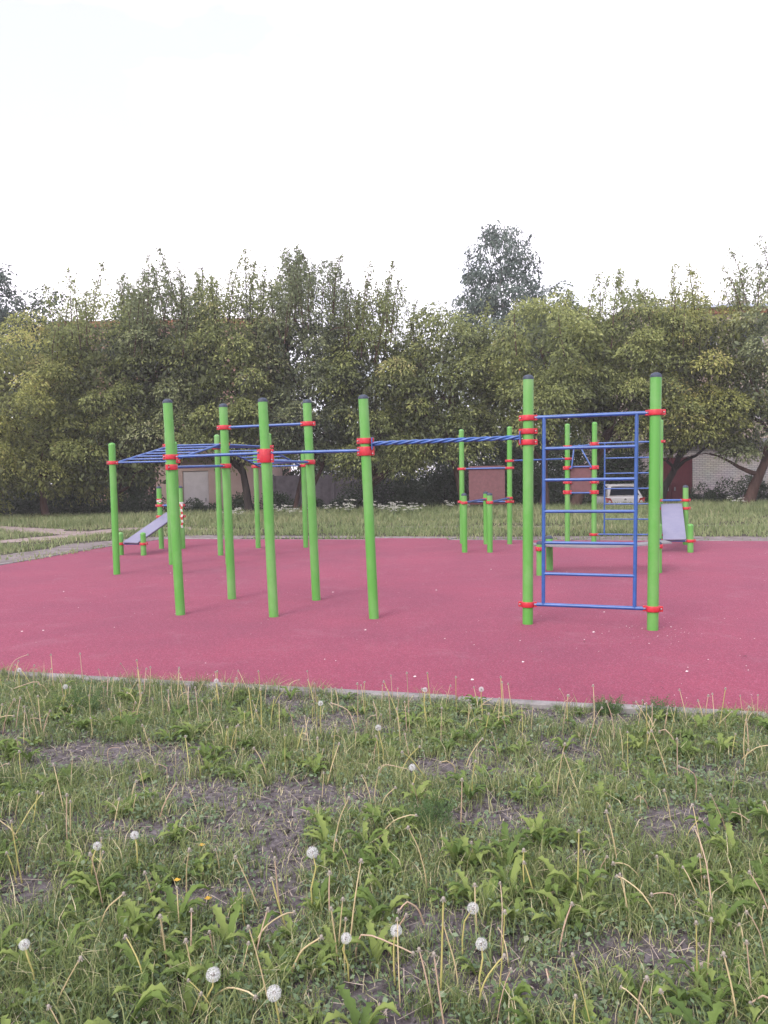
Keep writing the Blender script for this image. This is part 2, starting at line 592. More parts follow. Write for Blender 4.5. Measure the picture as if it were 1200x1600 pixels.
def make_ground():
    xs = np.unique(np.concatenate([np.linspace(-130, -8, 26), np.linspace(-8, -4.2, 12), np.linspace(-4.2, 4.2, 170), np.linspace(4.2, 9, 12), np.linspace(9, 130, 26)]))
    ys = np.unique(np.concatenate([np.linspace(-30, 1.2, 8), np.linspace(1.2, 7.2, 130), np.linspace(7.2, 30.5, 24), np.linspace(30.5, 34, 12), np.linspace(34, 170, 20)]))
    X, Y = np.meshgrid(xs, ys)
    pad = (Y > front_edge(X) - 0.02) & (Y < back_edge(X) + .4) & (X > left_edge(Y))
    Z = np.where(pad, -0.03, gz(X, Y))
    V = np.stack([X, Y, Z], 2).reshape(-1, 3)
    a = np.arange(len(xs) * len(ys)).reshape(len(ys), len(xs))
    F = np.stack([a[:-1, :-1], a[:-1, 1:], a[1:, 1:], a[1:, :-1]], 2).reshape(-1, 4)
    o = np_mesh('ground', V, F, None, [M['ground'], M['soil']])
    c = V[F].mean(1)
    near = (c[:, 1] < front_edge(c[:, 0]) + .2)
    o.data.polygons.foreach_set('material_index', near.astype(np.int32))
    o.data.polygons.foreach_set('use_smooth', np.ones(len(F), bool))
    tag(o, 'grassy ground with bare soil running from the meadow to the trees', None, None, 'structure')


make_ground()


def sheet(name, poly, z, m, label, thick=0.0):
    mb = MB()
    n = len(poly)
    vs = [(x, y, z) for x, y in poly]
    mb.add(vs, [tuple(range(n))], False)
    if thick:
        lo = [(x, y, z - thick) for x, y in poly]
        mb.add(vs + lo, [((i + 1) % n, i, n + i, n + (i + 1) % n) for i in range(n)], False)
    o = mb.build(name, m)
    return tag(o, label, None, None, 'structure')


PAD = [(-8.55, front_edge(-8.55)), (14, front_edge(14)), (14, back_edge(14)), (1.42, back_edge(1.42)), (1.42, back_edge(1.42) + .42),
       (-0.35, back_edge(-0.35) + .42), (-0.35, back_edge(-0.35)), (-5.45, back_edge(-5.45)), (-6.34, 17.6), (-6.7, 15.9)]
sheet('rubber_pavement', PAD, 0.012, M['rubber'], 'red rubber crumb surface under the exercise equipment', 0.05)


def kerb_line(name, a, b, width, top, label, gap=0.012, seg=1.0, rng=random.Random(3)):
    a, b = Vector((*a, 0)), Vector((*b, 0))
    d = b - a
    n = max(1, round(d.length / seg))
    u = d.normalized()
    w = Vector((-u.y, u.x, 0))
    root = bpy.data.objects.new(name, None)
    COL.objects.link(root)
    root.location = a
    tag(root, label, None, None, 'structure')
    st = d.length / n
    for i in range(n):
        c = a + u * (st * (i + .5)) + w * rng.uniform(-.008, .008)
        ang = rng.uniform(-.006, .006)
        uu = (u + w * ang).normalized()
        ww = Vector((-uu.y, uu.x, 0))
        t = top + rng.uniform(-.006, .006)
        MB().box((c.x, c.y, t - .09), (st - gap, width, .18), (uu, ww, Vector((0, 0, 1))), 0.008).build('kerb_stone', M['kerb'], root)


kerb_line('front_kerb', (-9.0, front_edge(-9.0) - .045), (9.0, front_edge(9.0) - .045), 0.085, 0.035, 'pale concrete kerb between meadow and red rubber surface')
kerb_line('back_kerb', (1.50, back_edge(1.50) + .05), (13.8, back_edge(13.8) + .05), 0.045, 0.02, 'thin pale kerb along the far right edge of the rubber')
kerb_line('notch_kerb', (-0.35, back_edge(-.35) + .47), (1.42, back_edge(1.42) + .47), 0.05, 0.02, 'thin pale kerb round the short far bulge of the rubber')
kerb_line('notch_side_kerb', (1.47, back_edge(1.47) + .12), (1.72, back_edge(1.72) + .62), 0.06, 0.03, 'short slanting kerb piece beside the far bulge of the rubber')
kerb_line('far_left_kerb', (-5.45, back_edge(-5.45) + .05), (-0.42, back_edge(-.42) + .05), 0.05, 0.02, 'thin pale kerb along the far left edge of the rubber')
kerb_line('side_kerb', (-6.34 - .04, 17.6), (-5.45 - .06, back_edge(-5.45)), 0.06, 0.03, 'thin pale kerb at the rounded left corner of the rubber')
kerb_line('left_kerb', (-8.6, front_edge(-8.55)), (-6.74, 15.9), 0.06, 0.03, 'thin pale kerb along the left side of the rubber')
kerb_line('corner_kerb', (-6.745, 15.94), (-6.39, 17.57), 0.06, 0.03, 'thin pale kerb piece before the left corner of the rubber')


def ribbon(name, pts, widths, z, m, label, seed=1, sub=10):
    """a trodden strip with a wandering edge"""
    rng = np.random.default_rng(seed)
    P = np.array(pts, float)
    t = np.linspace(0, len(P) - 1, (len(P) - 1) * sub + 1)
    x = np.interp(t, np.arange(len(P)), P[:, 0])
    y = np.interp(t, np.arange(len(P)), P[:, 1])
    k = np.ones(5) / 5
    if len(x) > 10:
        x[2:-2] = np.convolve(x, k, 'valid')
        y[2:-2] = np.convolve(y, k, 'valid')
    w = np.interp(t, np.arange(len(P)), widths)
    tx, ty = np.gradient(x), np.gradient(y)
    l = np.hypot(tx, ty)
    nx, ny = -ty / l, tx / l
    wl = w * (.5 + .22 * (vnoise(t * 2.3, seed + t * 0) - .5) * 2)
    wr = w * (.5 + .22 * (vnoise(t * 2.1 + 50, seed + t * 0) - .5) * 2)
    Lp = np.stack([x + nx * wl, y + ny * wl], 1)
    Rp = np.stack([x - nx * wr, y - ny * wr], 1)
    V = np.concatenate([np.c_[Lp, gz(*Lp.T) + z], np.c_[Rp, gz(*Rp.T) + z]])
    n = len(t)
    i = np.arange(n - 1)
    F = np.stack([i + n, i + n + 1, i + 1, i], 1)
    o = np_mesh(name, V, F, None, [m])
    return tag(o, label, None, None, 'structure')


P_A = [(-16, 17.6), (-12.5, 18.6), (-9.5, 20.0), (-8.6, 21.6), (-8.0, 23.6), (-6.6, 23.9), (-4.9, 23.0)]
W_A = [1.1, 1.1, 1.0, 1.1, 1.5, 1.0, .5]
P_B = [(-19, 29.5), (-14.5, 27.0), (-11.5, 25.2), (-9.6, 23.4), (-8.6, 22.2)]
W_B = [1.6, 1.5, 1.2, 1.0, .8]
P_C = [(-8.4, 13.4), (-7.5, 16.0), (-6.9, 18.3), (-5.9, 20.35), (-3.6, 20.15), (0, 19.2), (4, 18.0), (9, 16.6), (14, 15.2)]
W_C = [1.6, 1.3, 1.2, 1.3, .9, .55, .7, 1.0, 1.2]
P_D = [(-1.4, 22.3), (0.4, 22.6), (2.4, 21.9), (5.5, 21.3), (9, 20.8), (13, 20.2)]
W_D = [.15, .5, .5, .3, .35, .35]
ribbon('path', P_A, W_A, 0.006, M['sand'], 'pale trodden dirt path curving in from the left', 2)
ribbon('side_path', P_B, W_B, 0.010, M['sand'], 'second dirt path joining behind from the far left', 5)
ribbon('dirt_strip', P_C, W_C, 0.005, M['dirt'], 'strip of bare grey dirt along the far edge of the rubber', 8)
ribbon('worn_track', P_D, W_D, 0.004, M['dirt'], 'faint worn track across the far lawn', 9)


def seg_dist(x, y, pts, widths):
    """signed distance-ish to a ribbon: <1 inside"""
    best = np.full(len(x), 9.0)
    for i in range(len(pts) - 1):
        ax, ay = pts[i]
        bx, by = pts[i + 1]
        dx, dy = bx - ax, by - ay
        t = np.clip(((x - ax) * dx + (y - ay) * dy) / (dx * dx + dy * dy), 0, 1)
        d = np.hypot(x - ax - t * dx, y - ay - t * dy)
        w = (widths[i] * (1 - t) + widths[i + 1] * t) * .5
        best = np.minimum(best, d / np.maximum(w, .05))
    return best


# ------------------------------------------------------------------ buildings
def window(parent, x, z, y, w, h, sill=True, cross=True):
    """window set into the front (y = facade plane): frame, pane, mullion"""
    mb = MB()
    t = .07
    for cx, cz, sx, sz in ((x - w / 2 + t / 2, z, t, h), (x + w / 2 - t / 2, z, t, h)):
        mb.box((cx, y - .03, cz), (sx, .09, sz))
    for cz in (z - h / 2 + t / 2, z + h / 2 - t / 2):
        mb.box((x, y - .03, cz), (w - 2 * t, .085, t))
    if cross:
        mb.box((x + w * .12, y - .028, z), (.05, .07, h - 2 * t))
    fr = mb.build('window', M['frame_w'], parent)
    MB().box((x, y - .012, z), (w - 2 * t, .02, h - 2 * t)).build('pane', M['glass'], fr)
    if sill:
        MB().box((x, y - .08, z - h / 2 - .03), (w + .16, .2, .05)).build('sill', M['slab'], fr)


def brick_block():
    y0, x0, x1 = 43.0, 13.2, 29.0
    base, eave = -.65, 9.5
    r = empty('apartment_building', ((x0 + x1) / 2, y0, base), 'buff brick block with white windows and bluish tin roof behind the right trees', 'building')
    MB().box(((x0 + x1) / 2, y0 + 5, (base + eave) / 2), (x1 - x0, 10, eave - base)).build('wall', M['yellowbrick'], r)
    MB().box(((x0 + x1) / 2, y0 + 5, eave + .14), (x1 - x0 + .5, 10.5, .28)).build('cornice', M['cornice'], r)
    mb = MB()
    a, b, zc = eave + .283, eave + 1.5, y0 + 5
    xs = (x0 - .5, x1 + .5)
    vs = [(xs[0], y0 - .5, a), (xs[1], y0 - .5, a), (xs[1], y0 + 10.5, a), (xs[0], y0 + 10.5, a), (xs[0] + 3.2, zc, b), (xs[1] - 3.2, zc, b)]
    mb.add(vs, [(0, 1, 5, 4), (1, 2, 5), (2, 3, 4, 5), (3, 0, 4), (3, 2, 1, 0)], False)
    rf = mb.build('roof', M['tin'], r)
    for cx in (21.5,):
        MB().box((cx, zc + .4, b - .3), (.6, .6, 1.0)).build('chimney', M['yellowbrick'], rf)
    for k in range(3):
        for x in np.arange(x0 + 1.5, x1 - 1, 2.45):
            window(r, float(x), base + 2.0 + 3.25 * k + .2, y0, 1.35, 1.6)


def garage_right():
    y0, x0, x1 = 38.0, 11.6, 24.0
    base, top = -.65, 2.55
    r = empty('garage', ((x0 + x1) / 2, y0, base), 'low white brick garage with maroon double gate behind the right trees', 'garage')
    gx0, gx1, gt = 12.6, 14.62, 1.95
    mb = MB()
    mb.box(((x0 + gx0) / 2, y0 + 1.6, (base + top) / 2), (gx0 - x0, 3.2, top - base))
    mb.box(((x1 + gx1) / 2, y0 + 1.6, (base + top) / 2), (x1 - gx1, 3.2, top - base))
    mb.box(((gx0 + gx1) / 2, y0 + 1.6, (gt + top) / 2), (gx1 - gx0, 3.2, top - gt))
    mb.build('wall', M['silicate'], r)
    MB().box(((x0 + x1) / 2, y0 + 1.5, top + .11), (x1 - x0 + .5, 3.8, .2)).build('roof', M['slab'], r)
    MB().box(((gx1 + x1) / 2 + .02, y0 - .02, base + .42), (x1 - gx1 - .06, .12, .84)).build('plinth', M['concrete'], r)
    w = (gx1 - gx0) / 2
    for s in (0, 1):
        cx = gx0 + w * (s + .5)
        mb = MB()
        mb.box((cx, y0 + .08, (base + gt) / 2), (w - .02, .05, gt - base - .04))
        for zz in (base + .35, base + 1.35, gt - .25):
            mb.box((cx, y0 + .045, zz), (w - .14, .03, .09))
        for xx in (cx - w / 2 + .06, cx + w / 2 - .06):
            mb.box((xx, y0 + .043, (base + gt) / 2), (.08, .036, gt - base - .06))
        g = mb.build('gate', M['gate'], r)
        MB().box((cx + (w / 2 - .16) * (1 if s == 0 else -1), y0 + .0, base + 1.1), (.05, .06, .18)).build('handle', M['steel'], g)


def garage_left():
    y0, x0, x1 = 37.5, -10.6, -5.2
    base, top = -.65, 2.35
    r = empty('shed', ((x0 + x1) / 2, y0, base), 'low pinkish plastered shed with a whitewashed door behind the left trees', 'shed')
    dx0, dx1, dt = -9.35, -8.15, 1.75
    mb = MB()
    mb.box(((x0 + dx0) / 2, y0 + 2, (base + top) / 2), (dx0 - x0, 4, top - base))
    mb.box(((x1 + dx1) / 2, y0 + 2, (base + top) / 2), (x1 - dx1, 4, top - base))
    mb.box(((dx0 + dx1) / 2, y0 + 2, (dt + top) / 2), (dx1 - dx0, 4, top - dt))
    mb.build('wall', M['plaster'], r)
    d = MB().box(((dx0 + dx1) / 2, y0 + .06, (base + dt) / 2), (dx1 - dx0 - .03, .05, dt - base - .03)).build('door', M['whitewash'], r)
    MB().box((dx1 - .15, y0 + .02, base + 1.05), (.04, .05, .16)).build('handle', M['steel'], d)
    MB().box(((x0 + x1) / 2, y0 + 1.9, top + .1), (x1 - x0 + .4, 4.5, .16)).build('roof', M['slab'], r)


def pink_block():
    y0, x0, x1 = 58.0, -23.0, -8.0
    base, eave = -.65, 12.2
    r = empty('apartment_building', ((x0 + x1) / 2, y0, base), 'tall pink plastered apartment block glimpsed behind the left trees', 'building')
    MB().box(((x0 + x1) / 2, y0 + 6, (base + eave) / 2), (x1 - x0, 12, eave - base)).build('wall', M['pink'], r)
    MB().box(((x0 + x1) / 2, y0 + 6, eave + .2), (x1 - x0 + .6, 12.6, .4)).build('roof', M['cornice'], r)
    for k in range(4):
        for x in np.arange(x0 + 1.6, x1 - 1, 2.9):
            window(r, float(x), base + 2.2 + 3.0 * k, y0, 1.4, 1.6)
    # antenna on the roof
    a = empty('antenna', (-13.0, y0 + 2, eave + .4), 'thin dark antenna mast on the roof above the left trees', 'antenna')
    MB().path([(-13.0, y0 + 2, eave + .4), (-13.02, y0 + 2, 17.0)], [.06, .04], 6).build('mast', M['mast'], a)
    MB().tube((-13.45, y0 + 2, 16.7), (-12.55, y0 + 2, 16.75), .025, 6).build('crossbar', M['mast'], a)
    MB().tube((-13.25, y0 + 2, 15.7), (-12.75, y0 + 2, 15.7), .025, 6).build('crossbar', M['mast'], a)


def concrete_fence():
    y0, x0, x1 = 37.0, -5.1, 0.4
    base, top = -.65, 1.45
    r = empty('concrete_fence', ((x0 + x1) / 2, y0, base), 'grey violet concrete panel fence beside the pinkish shed', 'fence')
    n = 4
    st = (x1 - x0) / n
    for i in range(n + 1):
        MB().box((x0 + i * st, y0, (base + top + .06) / 2), (.16, .16, top + .06 - base)).build('fence_post', M['concrete'], r)
    for i in range(n):
        mb = MB().box((x0 + (i + .5) * st, y0, (base + top) / 2), (st - .17, .07, top - base))
        for k in range(3):
            mb.box((x0 + (i + .5) * st + (k - 1) * st * .28, y0 - .045, (base + top) / 2), (st * .2, .03, (top - base) * .8))
        mb.build('fence_panel', M['concrete'], r)


brick_block()
garage_right()
garage_left()
pink_block()
concrete_fence()

# ------------------------------------------------------------------ trees
def limb_path(rng, a, b, sag, n=6, wob=.12):
    a, b = np.array(a, float), np.array(b, float)
    t = np.linspace(0, 1, n)[:, None]
    P = a + (b - a) * t
    L_ = np.linalg.norm(b - a)
    P += np.sin(t * np.pi) * np.array(sag) * L_
    P[1:-1] += rng.normal(size=(n - 2, 3)) * wob * L_ * .25
    return P


def crown_leaves(rng, base, c, R, H0, H1, n_lobes, per, leaf=(.118, .055), inner=5000, droop=.55, lobe_r=(.55, 1.0), shoots=0, shoot_len=(1.0, 2.3), squash=1.0, top_pow=.75, tint0=.42, airy=.35):
    """leaf clumps through a crown between heights H0..H1, horizontal radius R around axis c (bends from base to c)"""
    P, D, T, LL = [], [], [], []
    for i in range(n_lobes):
        t = rng.uniform(0.0, 1) ** top_pow
        prof = math.sqrt(max(.03, 1 - (2 * max(t, .32) - 1 + .0) ** 2)) if t > .5 else (.82 + .36 * t)
        a = rng.uniform(0, 2 * math.pi)
        bulge = .82 + .3 * math.sin(3 * a + i % 3) * rng.uniform(0, 1)
        rr = R * prof * bulge * math.sqrt(rng.uniform(.30, 1))
        z = H0 + (H1 - H0) * t
        lc = np.array([c[0] + rr * math.cos(a), c[1] + rr * math.sin(a) * squash, z + rng.uniform(-.3, .3)])
        lr = rng.uniform(*lobe_r) * (1.0 - .35 * t)
        thin = 1 - airy * min(1.0, max(0.0, (t - .55) / .35))
        if rng.uniform() > thin + .25:
            continue
        n = int(per * rng.uniform(.6, 1.25) * (lr / .75) ** 2 * thin)
        lr *= 1.25 - .25 * thin
        d = unit(rng.normal(size=(n, 3)))
        d[:, 2] = np.where(rng.uniform(0, 1, n) < .72, np.abs(d[:, 2]), d[:, 2])
        rad = lr * rng.uniform(.35, 1.05, n) ** .5
        p = lc + d * rad[:, None] * np.array([1.2, 1.2, .72])
        p[:, 2] -= (np.hypot(d[:, 0], d[:, 1]) * rad) * .35          # drooping rim
        out = np.array([lc[0] - c[0], lc[1] - c[1], 0.0])
        out /= max(np.linalg.norm(out), .1)
        P.append(p)
        D.append(d * .7 + out * .35 + np.array([0, 0, -droop]) + rng.normal(size=(n, 3)) * .35)
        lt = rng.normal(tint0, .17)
        T.append(np.clip(lt + rng.normal(size=n) * .12 + (rad / lr - .7) * .4 + d[:, 2] * .08, 0, .96))  # yellower new growth at the rim; light painted on outer and upper leaves
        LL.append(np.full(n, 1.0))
    # interior
    if inner:
        a = rng.uniform(0, 2 * np.pi, inner)
        t = rng.uniform(0.05, .9 - .2 * airy, inner)
        pr = np.where(t > .5, np.sqrt(np.maximum(.03, 1 - (2 * t - 1) ** 2)), .8 + .36 * t)
        rr = R * .85 * pr * np.sqrt(rng.uniform(0, 1, inner))
        P.append(np.stack([c[0] + rr * np.cos(a), c[1] + rr * np.sin(a) * squash, H0 + (H1 - H0) * t], 1))
        D.append(rng.normal(size=(inner, 3)) + np.array([0, 0, -.3]))
        T.append(np.clip(rng.normal(tint0 - .22, .12, inner), 0, 1))  # inner leaves tinted darker: crown shade painted into the leaf colour
        LL.append(np.full(inner, 1.7))
    tw = []
    for i in range(shoots):
        a = rng.uniform(0, 2 * math.pi)
        rr = R * .85 * math.sqrt(rng.uniform(0, 1))
        b0 = np.array([c[0] + rr * math.cos(a), c[1] + rr * math.sin(a) * squash, H1 - (rr / R) ** 2 * (H1 - H0) * .38 - .6])
        ln = rng.uniform(*shoot_len)
        tip = b0 + np.array([rng.normal() * .22, rng.normal() * .22, 1]) * ln
        tw.append((b0, tip))
        n = int(rng.uniform(110, 200) * ln)
        s = rng.uniform(.0, 1.0, n) ** 1.25
        p = b0 + (tip - b0) * s[:, None] + rng.normal(size=(n, 3)) * (.34 * (1.1 - s * .85) * (.35 + .65 * np.sin(s * 11 + i) ** 2))[:, None]
        P.append(p)
        D.append(rng.normal(size=(n, 3)) * .8 + np.array([0, 0, -.25]))
        T.append(np.clip(rng.normal(tint0 - .02, .1, n), 0, .95))
        LL.append(np.full(n, .95))
    P, D, T, LL = np.concatenate(P), np.concatenate(D), np.concatenate(T), np.concatenate(LL)
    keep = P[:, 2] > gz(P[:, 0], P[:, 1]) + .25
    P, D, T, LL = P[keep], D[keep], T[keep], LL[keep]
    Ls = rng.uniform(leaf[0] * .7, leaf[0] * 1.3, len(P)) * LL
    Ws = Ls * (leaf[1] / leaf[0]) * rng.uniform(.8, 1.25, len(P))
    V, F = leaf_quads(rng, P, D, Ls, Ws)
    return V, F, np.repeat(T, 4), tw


def make_tree(name, seed, base, c, R, H0, H1, label, group=None, leafm='leaf', barkm='bark', trunk_r=.17, stems=1, cat='tree', fork=None, **kw):
    rng = np.random.default_rng(seed)
    bz = float(gz(base[0], base[1])) - .05
    root = empty(name, (base[0], base[1], bz), label, cat, group)
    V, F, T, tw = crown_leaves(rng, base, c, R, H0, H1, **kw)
    og = np.array([base[0], base[1], bz])
    mb = MB()
    fz = fork if fork is not None else max(H0 * .9, 1.2)
    for s in range(stems):
        off = np.array([rng.normal() * .25, rng.normal() * .2, 0]) * (stems > 1)
        b0 = og + off * .4
        f0 = np.array([base[0] + (c[0] - base[0]) * .55, base[1] + (c[1] - base[1]) * .5, fz]) + off * 2.2
        tp = np.array([c[0], c[1], H0 + (H1 - H0) * .78]) + off
        A = limb_path(rng, b0, f0, (0.0, 0, 0), 5, .05)
        B = limb_path(rng, f0, tp, (0.03, 0, 0), 7, .10)
        pts = np.concatenate([A, B[1:]])
        r = trunk_r * (1 if stems == 1 else .62)
        rad = [r * (1.35 if i == 0 else 1) * (1 - .88 * i / (len(pts) - 1)) for i in range(len(pts))]
        mb.path(pts, rad, 8)
        for k in range(9 if stems == 1 else 5):
            i0 = rng.integers(3, len(pts) - 2)
            st = pts[i0]
            a = rng.uniform(0, 2 * math.pi)
            z = st[2] + rng.uniform(.4, 2.0)
            q = R * rng.uniform(.5, .85)
            en = np.array([c[0] + q * math.cos(a), c[1] + q * math.sin(a) * .9, min(z + .4, H1 - .6)])
            pp = limb_path(rng, st, en, (0, 0, .06), 6, .12)
            mb.path(pp, list(np.linspace(rad[i0] * .62, .018, 6)), 6)
            for m_ in range(2):
                s0 = pp[rng.integers(2, 5)]
                e2 = s0 + rng.normal(size=3) * np.array([.8, .8, .3])
                e2[2] = min(e2[2], H1 - 1.0)
                mb.path(limb_path(rng, s0, e2, (0, 0, .05), 4, .15), [.03, .022, .015, .008], 5)
    for b0, tip in tw:
        mb.path([b0 - np.array([0, 0, .5]), (b0 + tip) / 2 + rng.normal(size=3) * .04, tip], [.022, .014, .006], 4, False)
    mb.build('trunk', M[barkm], root)
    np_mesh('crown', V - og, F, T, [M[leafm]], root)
    return root


GT = 'ash-leaved maples along the far side of the lawn'
# (seed, base x, y, crown x, y, R, H0, H1, label, extra)
K = dict(n_lobes=125, per=700, inner=6000, lobe_r=(.42, .82))
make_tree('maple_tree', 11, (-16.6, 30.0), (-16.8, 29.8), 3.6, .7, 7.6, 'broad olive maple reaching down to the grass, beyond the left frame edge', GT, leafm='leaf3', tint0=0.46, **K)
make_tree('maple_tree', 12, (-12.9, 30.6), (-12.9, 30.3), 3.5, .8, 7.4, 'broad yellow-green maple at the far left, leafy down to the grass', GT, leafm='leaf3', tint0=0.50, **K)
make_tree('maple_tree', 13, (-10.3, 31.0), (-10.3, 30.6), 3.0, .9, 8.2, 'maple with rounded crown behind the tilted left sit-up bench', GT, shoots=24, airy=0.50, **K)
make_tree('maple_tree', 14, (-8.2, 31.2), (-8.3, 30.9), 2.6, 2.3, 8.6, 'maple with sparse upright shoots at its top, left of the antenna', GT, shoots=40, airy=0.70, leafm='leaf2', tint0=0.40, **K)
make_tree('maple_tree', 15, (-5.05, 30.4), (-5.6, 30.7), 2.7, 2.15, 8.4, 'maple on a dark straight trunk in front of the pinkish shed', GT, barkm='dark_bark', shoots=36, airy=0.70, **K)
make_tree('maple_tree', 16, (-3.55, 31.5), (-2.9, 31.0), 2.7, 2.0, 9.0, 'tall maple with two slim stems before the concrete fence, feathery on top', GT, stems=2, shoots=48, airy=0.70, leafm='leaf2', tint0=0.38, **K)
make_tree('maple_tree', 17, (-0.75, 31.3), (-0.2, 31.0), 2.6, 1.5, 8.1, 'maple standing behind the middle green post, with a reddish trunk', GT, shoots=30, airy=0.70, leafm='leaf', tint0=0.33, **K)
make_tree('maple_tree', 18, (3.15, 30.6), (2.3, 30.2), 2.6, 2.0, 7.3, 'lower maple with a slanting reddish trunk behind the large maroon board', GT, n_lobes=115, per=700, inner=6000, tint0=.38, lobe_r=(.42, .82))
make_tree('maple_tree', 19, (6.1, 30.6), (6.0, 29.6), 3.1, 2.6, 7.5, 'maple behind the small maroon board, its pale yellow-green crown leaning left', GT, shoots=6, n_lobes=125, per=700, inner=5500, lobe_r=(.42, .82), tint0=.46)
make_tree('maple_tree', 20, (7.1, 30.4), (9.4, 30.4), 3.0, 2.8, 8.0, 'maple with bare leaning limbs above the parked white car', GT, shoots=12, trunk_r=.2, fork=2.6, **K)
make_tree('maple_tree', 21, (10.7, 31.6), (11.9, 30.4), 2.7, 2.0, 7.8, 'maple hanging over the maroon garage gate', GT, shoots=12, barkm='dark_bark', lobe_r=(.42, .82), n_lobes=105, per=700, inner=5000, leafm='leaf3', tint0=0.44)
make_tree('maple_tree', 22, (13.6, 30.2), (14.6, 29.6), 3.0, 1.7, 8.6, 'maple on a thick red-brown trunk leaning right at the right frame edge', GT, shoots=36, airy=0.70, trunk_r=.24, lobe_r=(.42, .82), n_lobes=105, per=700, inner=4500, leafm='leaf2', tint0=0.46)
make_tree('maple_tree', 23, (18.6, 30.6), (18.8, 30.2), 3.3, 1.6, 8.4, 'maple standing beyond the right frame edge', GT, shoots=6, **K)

# taller trees behind
make_tree('birch_tree', 31, (6.8, 46), (6.9, 46), 2.9, 5.5, 15.0, 'tall blue-green birch with hanging twigs rising above the maples', None, 'leaf_b', 'birch_bark', trunk_r=.2,
          n_lobes=150, per=330, inner=4500, droop=1.5, lobe_r=(.45, .85), leaf=(.15, .07), top_pow=.7, shoots=10, shoot_len=(.6, 1.2))
make_tree('linden_tree', 32, (10.8, 50), (10.8, 50), 2.5, 5.0, 12.6, 'dark rounded tree top just right of the tall birch', None, 'leaf_d', 'dark_bark', n_lobes=50, per=260, inner=4000, leaf=(.19, .1))
make_tree('elm_tree', 33, (-21.7, 46), (-21.8, 46), 2.7, 1.2, 13.3, 'tall dark bluish tree at the far left frame edge', None, 'leaf_b', 'dark_bark', trunk_r=.28, n_lobes=95, per=250, inner=6000, leaf=(.2, .1), lobe_r=(.7, 1.2))
make_tree('linden_tree', 34, (-18.5, 46), (-18.5, 46), 2.2, 2.0, 11.9, 'dark green tree top peeking between the far left tree and the maples', None, 'leaf_d', 'dark_bark', n_lobes=60, per=250, inner=5000, leaf=(.19, .1))


def bush(seed, x, y, R, H, label, cat='bush', leafm='leaf_d', n=14, per=380, leaf=(.10, .055), group=None, name='bush', tint0=.45):
    rng = np.random.default_rng(seed)
    z0 = float(gz(x, y))
    root = empty(name, (x, y, z0), label, cat, group)
    P, D, T = [], [], []
    for i in range(n):
        a = rng.uniform(0, 2 * math.pi)
        t = rng.uniform(.1, 1)
        rr = R * math.sqrt(rng.uniform(0, 1)) * math.sqrt(1 - t * t * .75)
        lc = np.array([rr * math.cos(a), rr * math.sin(a) * .8, H * t * .85])
        lr = rng.uniform(.28, .5) * min(1.6, max(.7, H / 1.4))
        m_ = int(per * rng.uniform(.6, 1.2))
        d = unit(rng.normal(size=(m_, 3)))
        p = lc + d * (lr * rng.uniform(.2, 1.1, m_) ** .5)[:, None]
        P.append(p)
        D.append(d + np.array([0, 0, .15]) + rng.normal(size=(m_, 3)) * .4)
        T.append(np.clip(rng.normal(tint0, .12) + rng.normal(size=m_) * .14, 0, 1))
    P, D, T = np.concatenate(P), np.concatenate(D), np.concatenate(T)
    k = P[:, 2] > .03
    P, D, T = P[k], D[k], T[k]
    Ls = rng.uniform(leaf[0] * .7, leaf[0] * 1.3, len(P))
    V, F = leaf_quads(rng, P, D, Ls, Ls * leaf[1] / leaf[0])
    mb = MB()
    for s in range(5):
        a = rng.uniform(0, 2 * math.pi)
        e = np.array([R * .5 * math.cos(a), R * .4 * math.sin(a), H * .7])
        mb.path(limb_path(rng, (0, 0, -.05), e, (0, 0, .05), 4, .1), [.035, .025, .018, .008], 5)
    o = mb.build('stem', M['dark_bark'], root, origin=(0, 0, 0))
    np_mesh('foliage', V, F, np.repeat(T, 4), [M[leafm]], root)
    return root


GB = 'dark bushes below the maples'
for i, (x, y, R, H, lab) in enumerate([
    (-8.1, 34.6, 1.0, 1.25, 'low dark bush in front of the whitewashed shed door'),
    (-6.3, 34.4, 1.1, 1.2, 'low dark bush under the pinkish shed wall'),
    (-4.4, 34.4, 1.0, 1.25, 'low dark bush at the corner where shed meets fence'),
    (-2.5, 34.2, 1.1, 1.1, 'low dark bush in front of the concrete fence'),
    (-.4, 34.0, 1.3, 2.4, 'dark bush at the right end of the concrete fence'),
    (1.0, 33.2, 1.2, 1.9, 'rounded dark bush in the middle of the row under the maples'),
    (2.6, 34.2, 1.3, 3.0, 'tall dark bush behind the large maroon board'),
    (4.2, 33.4, 1.4, 2.6, 'dark bush just right of the large maroon board'),
    (5.6, 32.6, 1.2, 2.5, 'dense dark bush with glossy leaves between the two maroon boards'),
    (6.9, 33.6, 1.2, 2.2, 'dark bush left of the parked white car'),
    (14.0, 34.8, 1.0, 1.35, 'dark bush against the white brick wall, left of the leaning trunk'),
    (15.7, 34.6, 1.2, 1.55, 'dark bush against the white brick wall, right of the leaning trunk'),
    (-9.9, 32.8, 1.2, 1.5, 'dark bush below the maples left of the shed'),
    (-11.9, 33.2, 1.5, 2.1, 'dark bush in the shade under the far left maples'),
    (-14.3, 33.4, 1.6, 2.3, 'dark bush near the far left frame edge'),
    (-17.0, 33.6, 1.7, 2.4, 'dark bush beyond the left frame edge')]):
    bush(100 + i, x, y, R, H, lab, group=GB, n=int(14 * max(1, H / 1.4)))
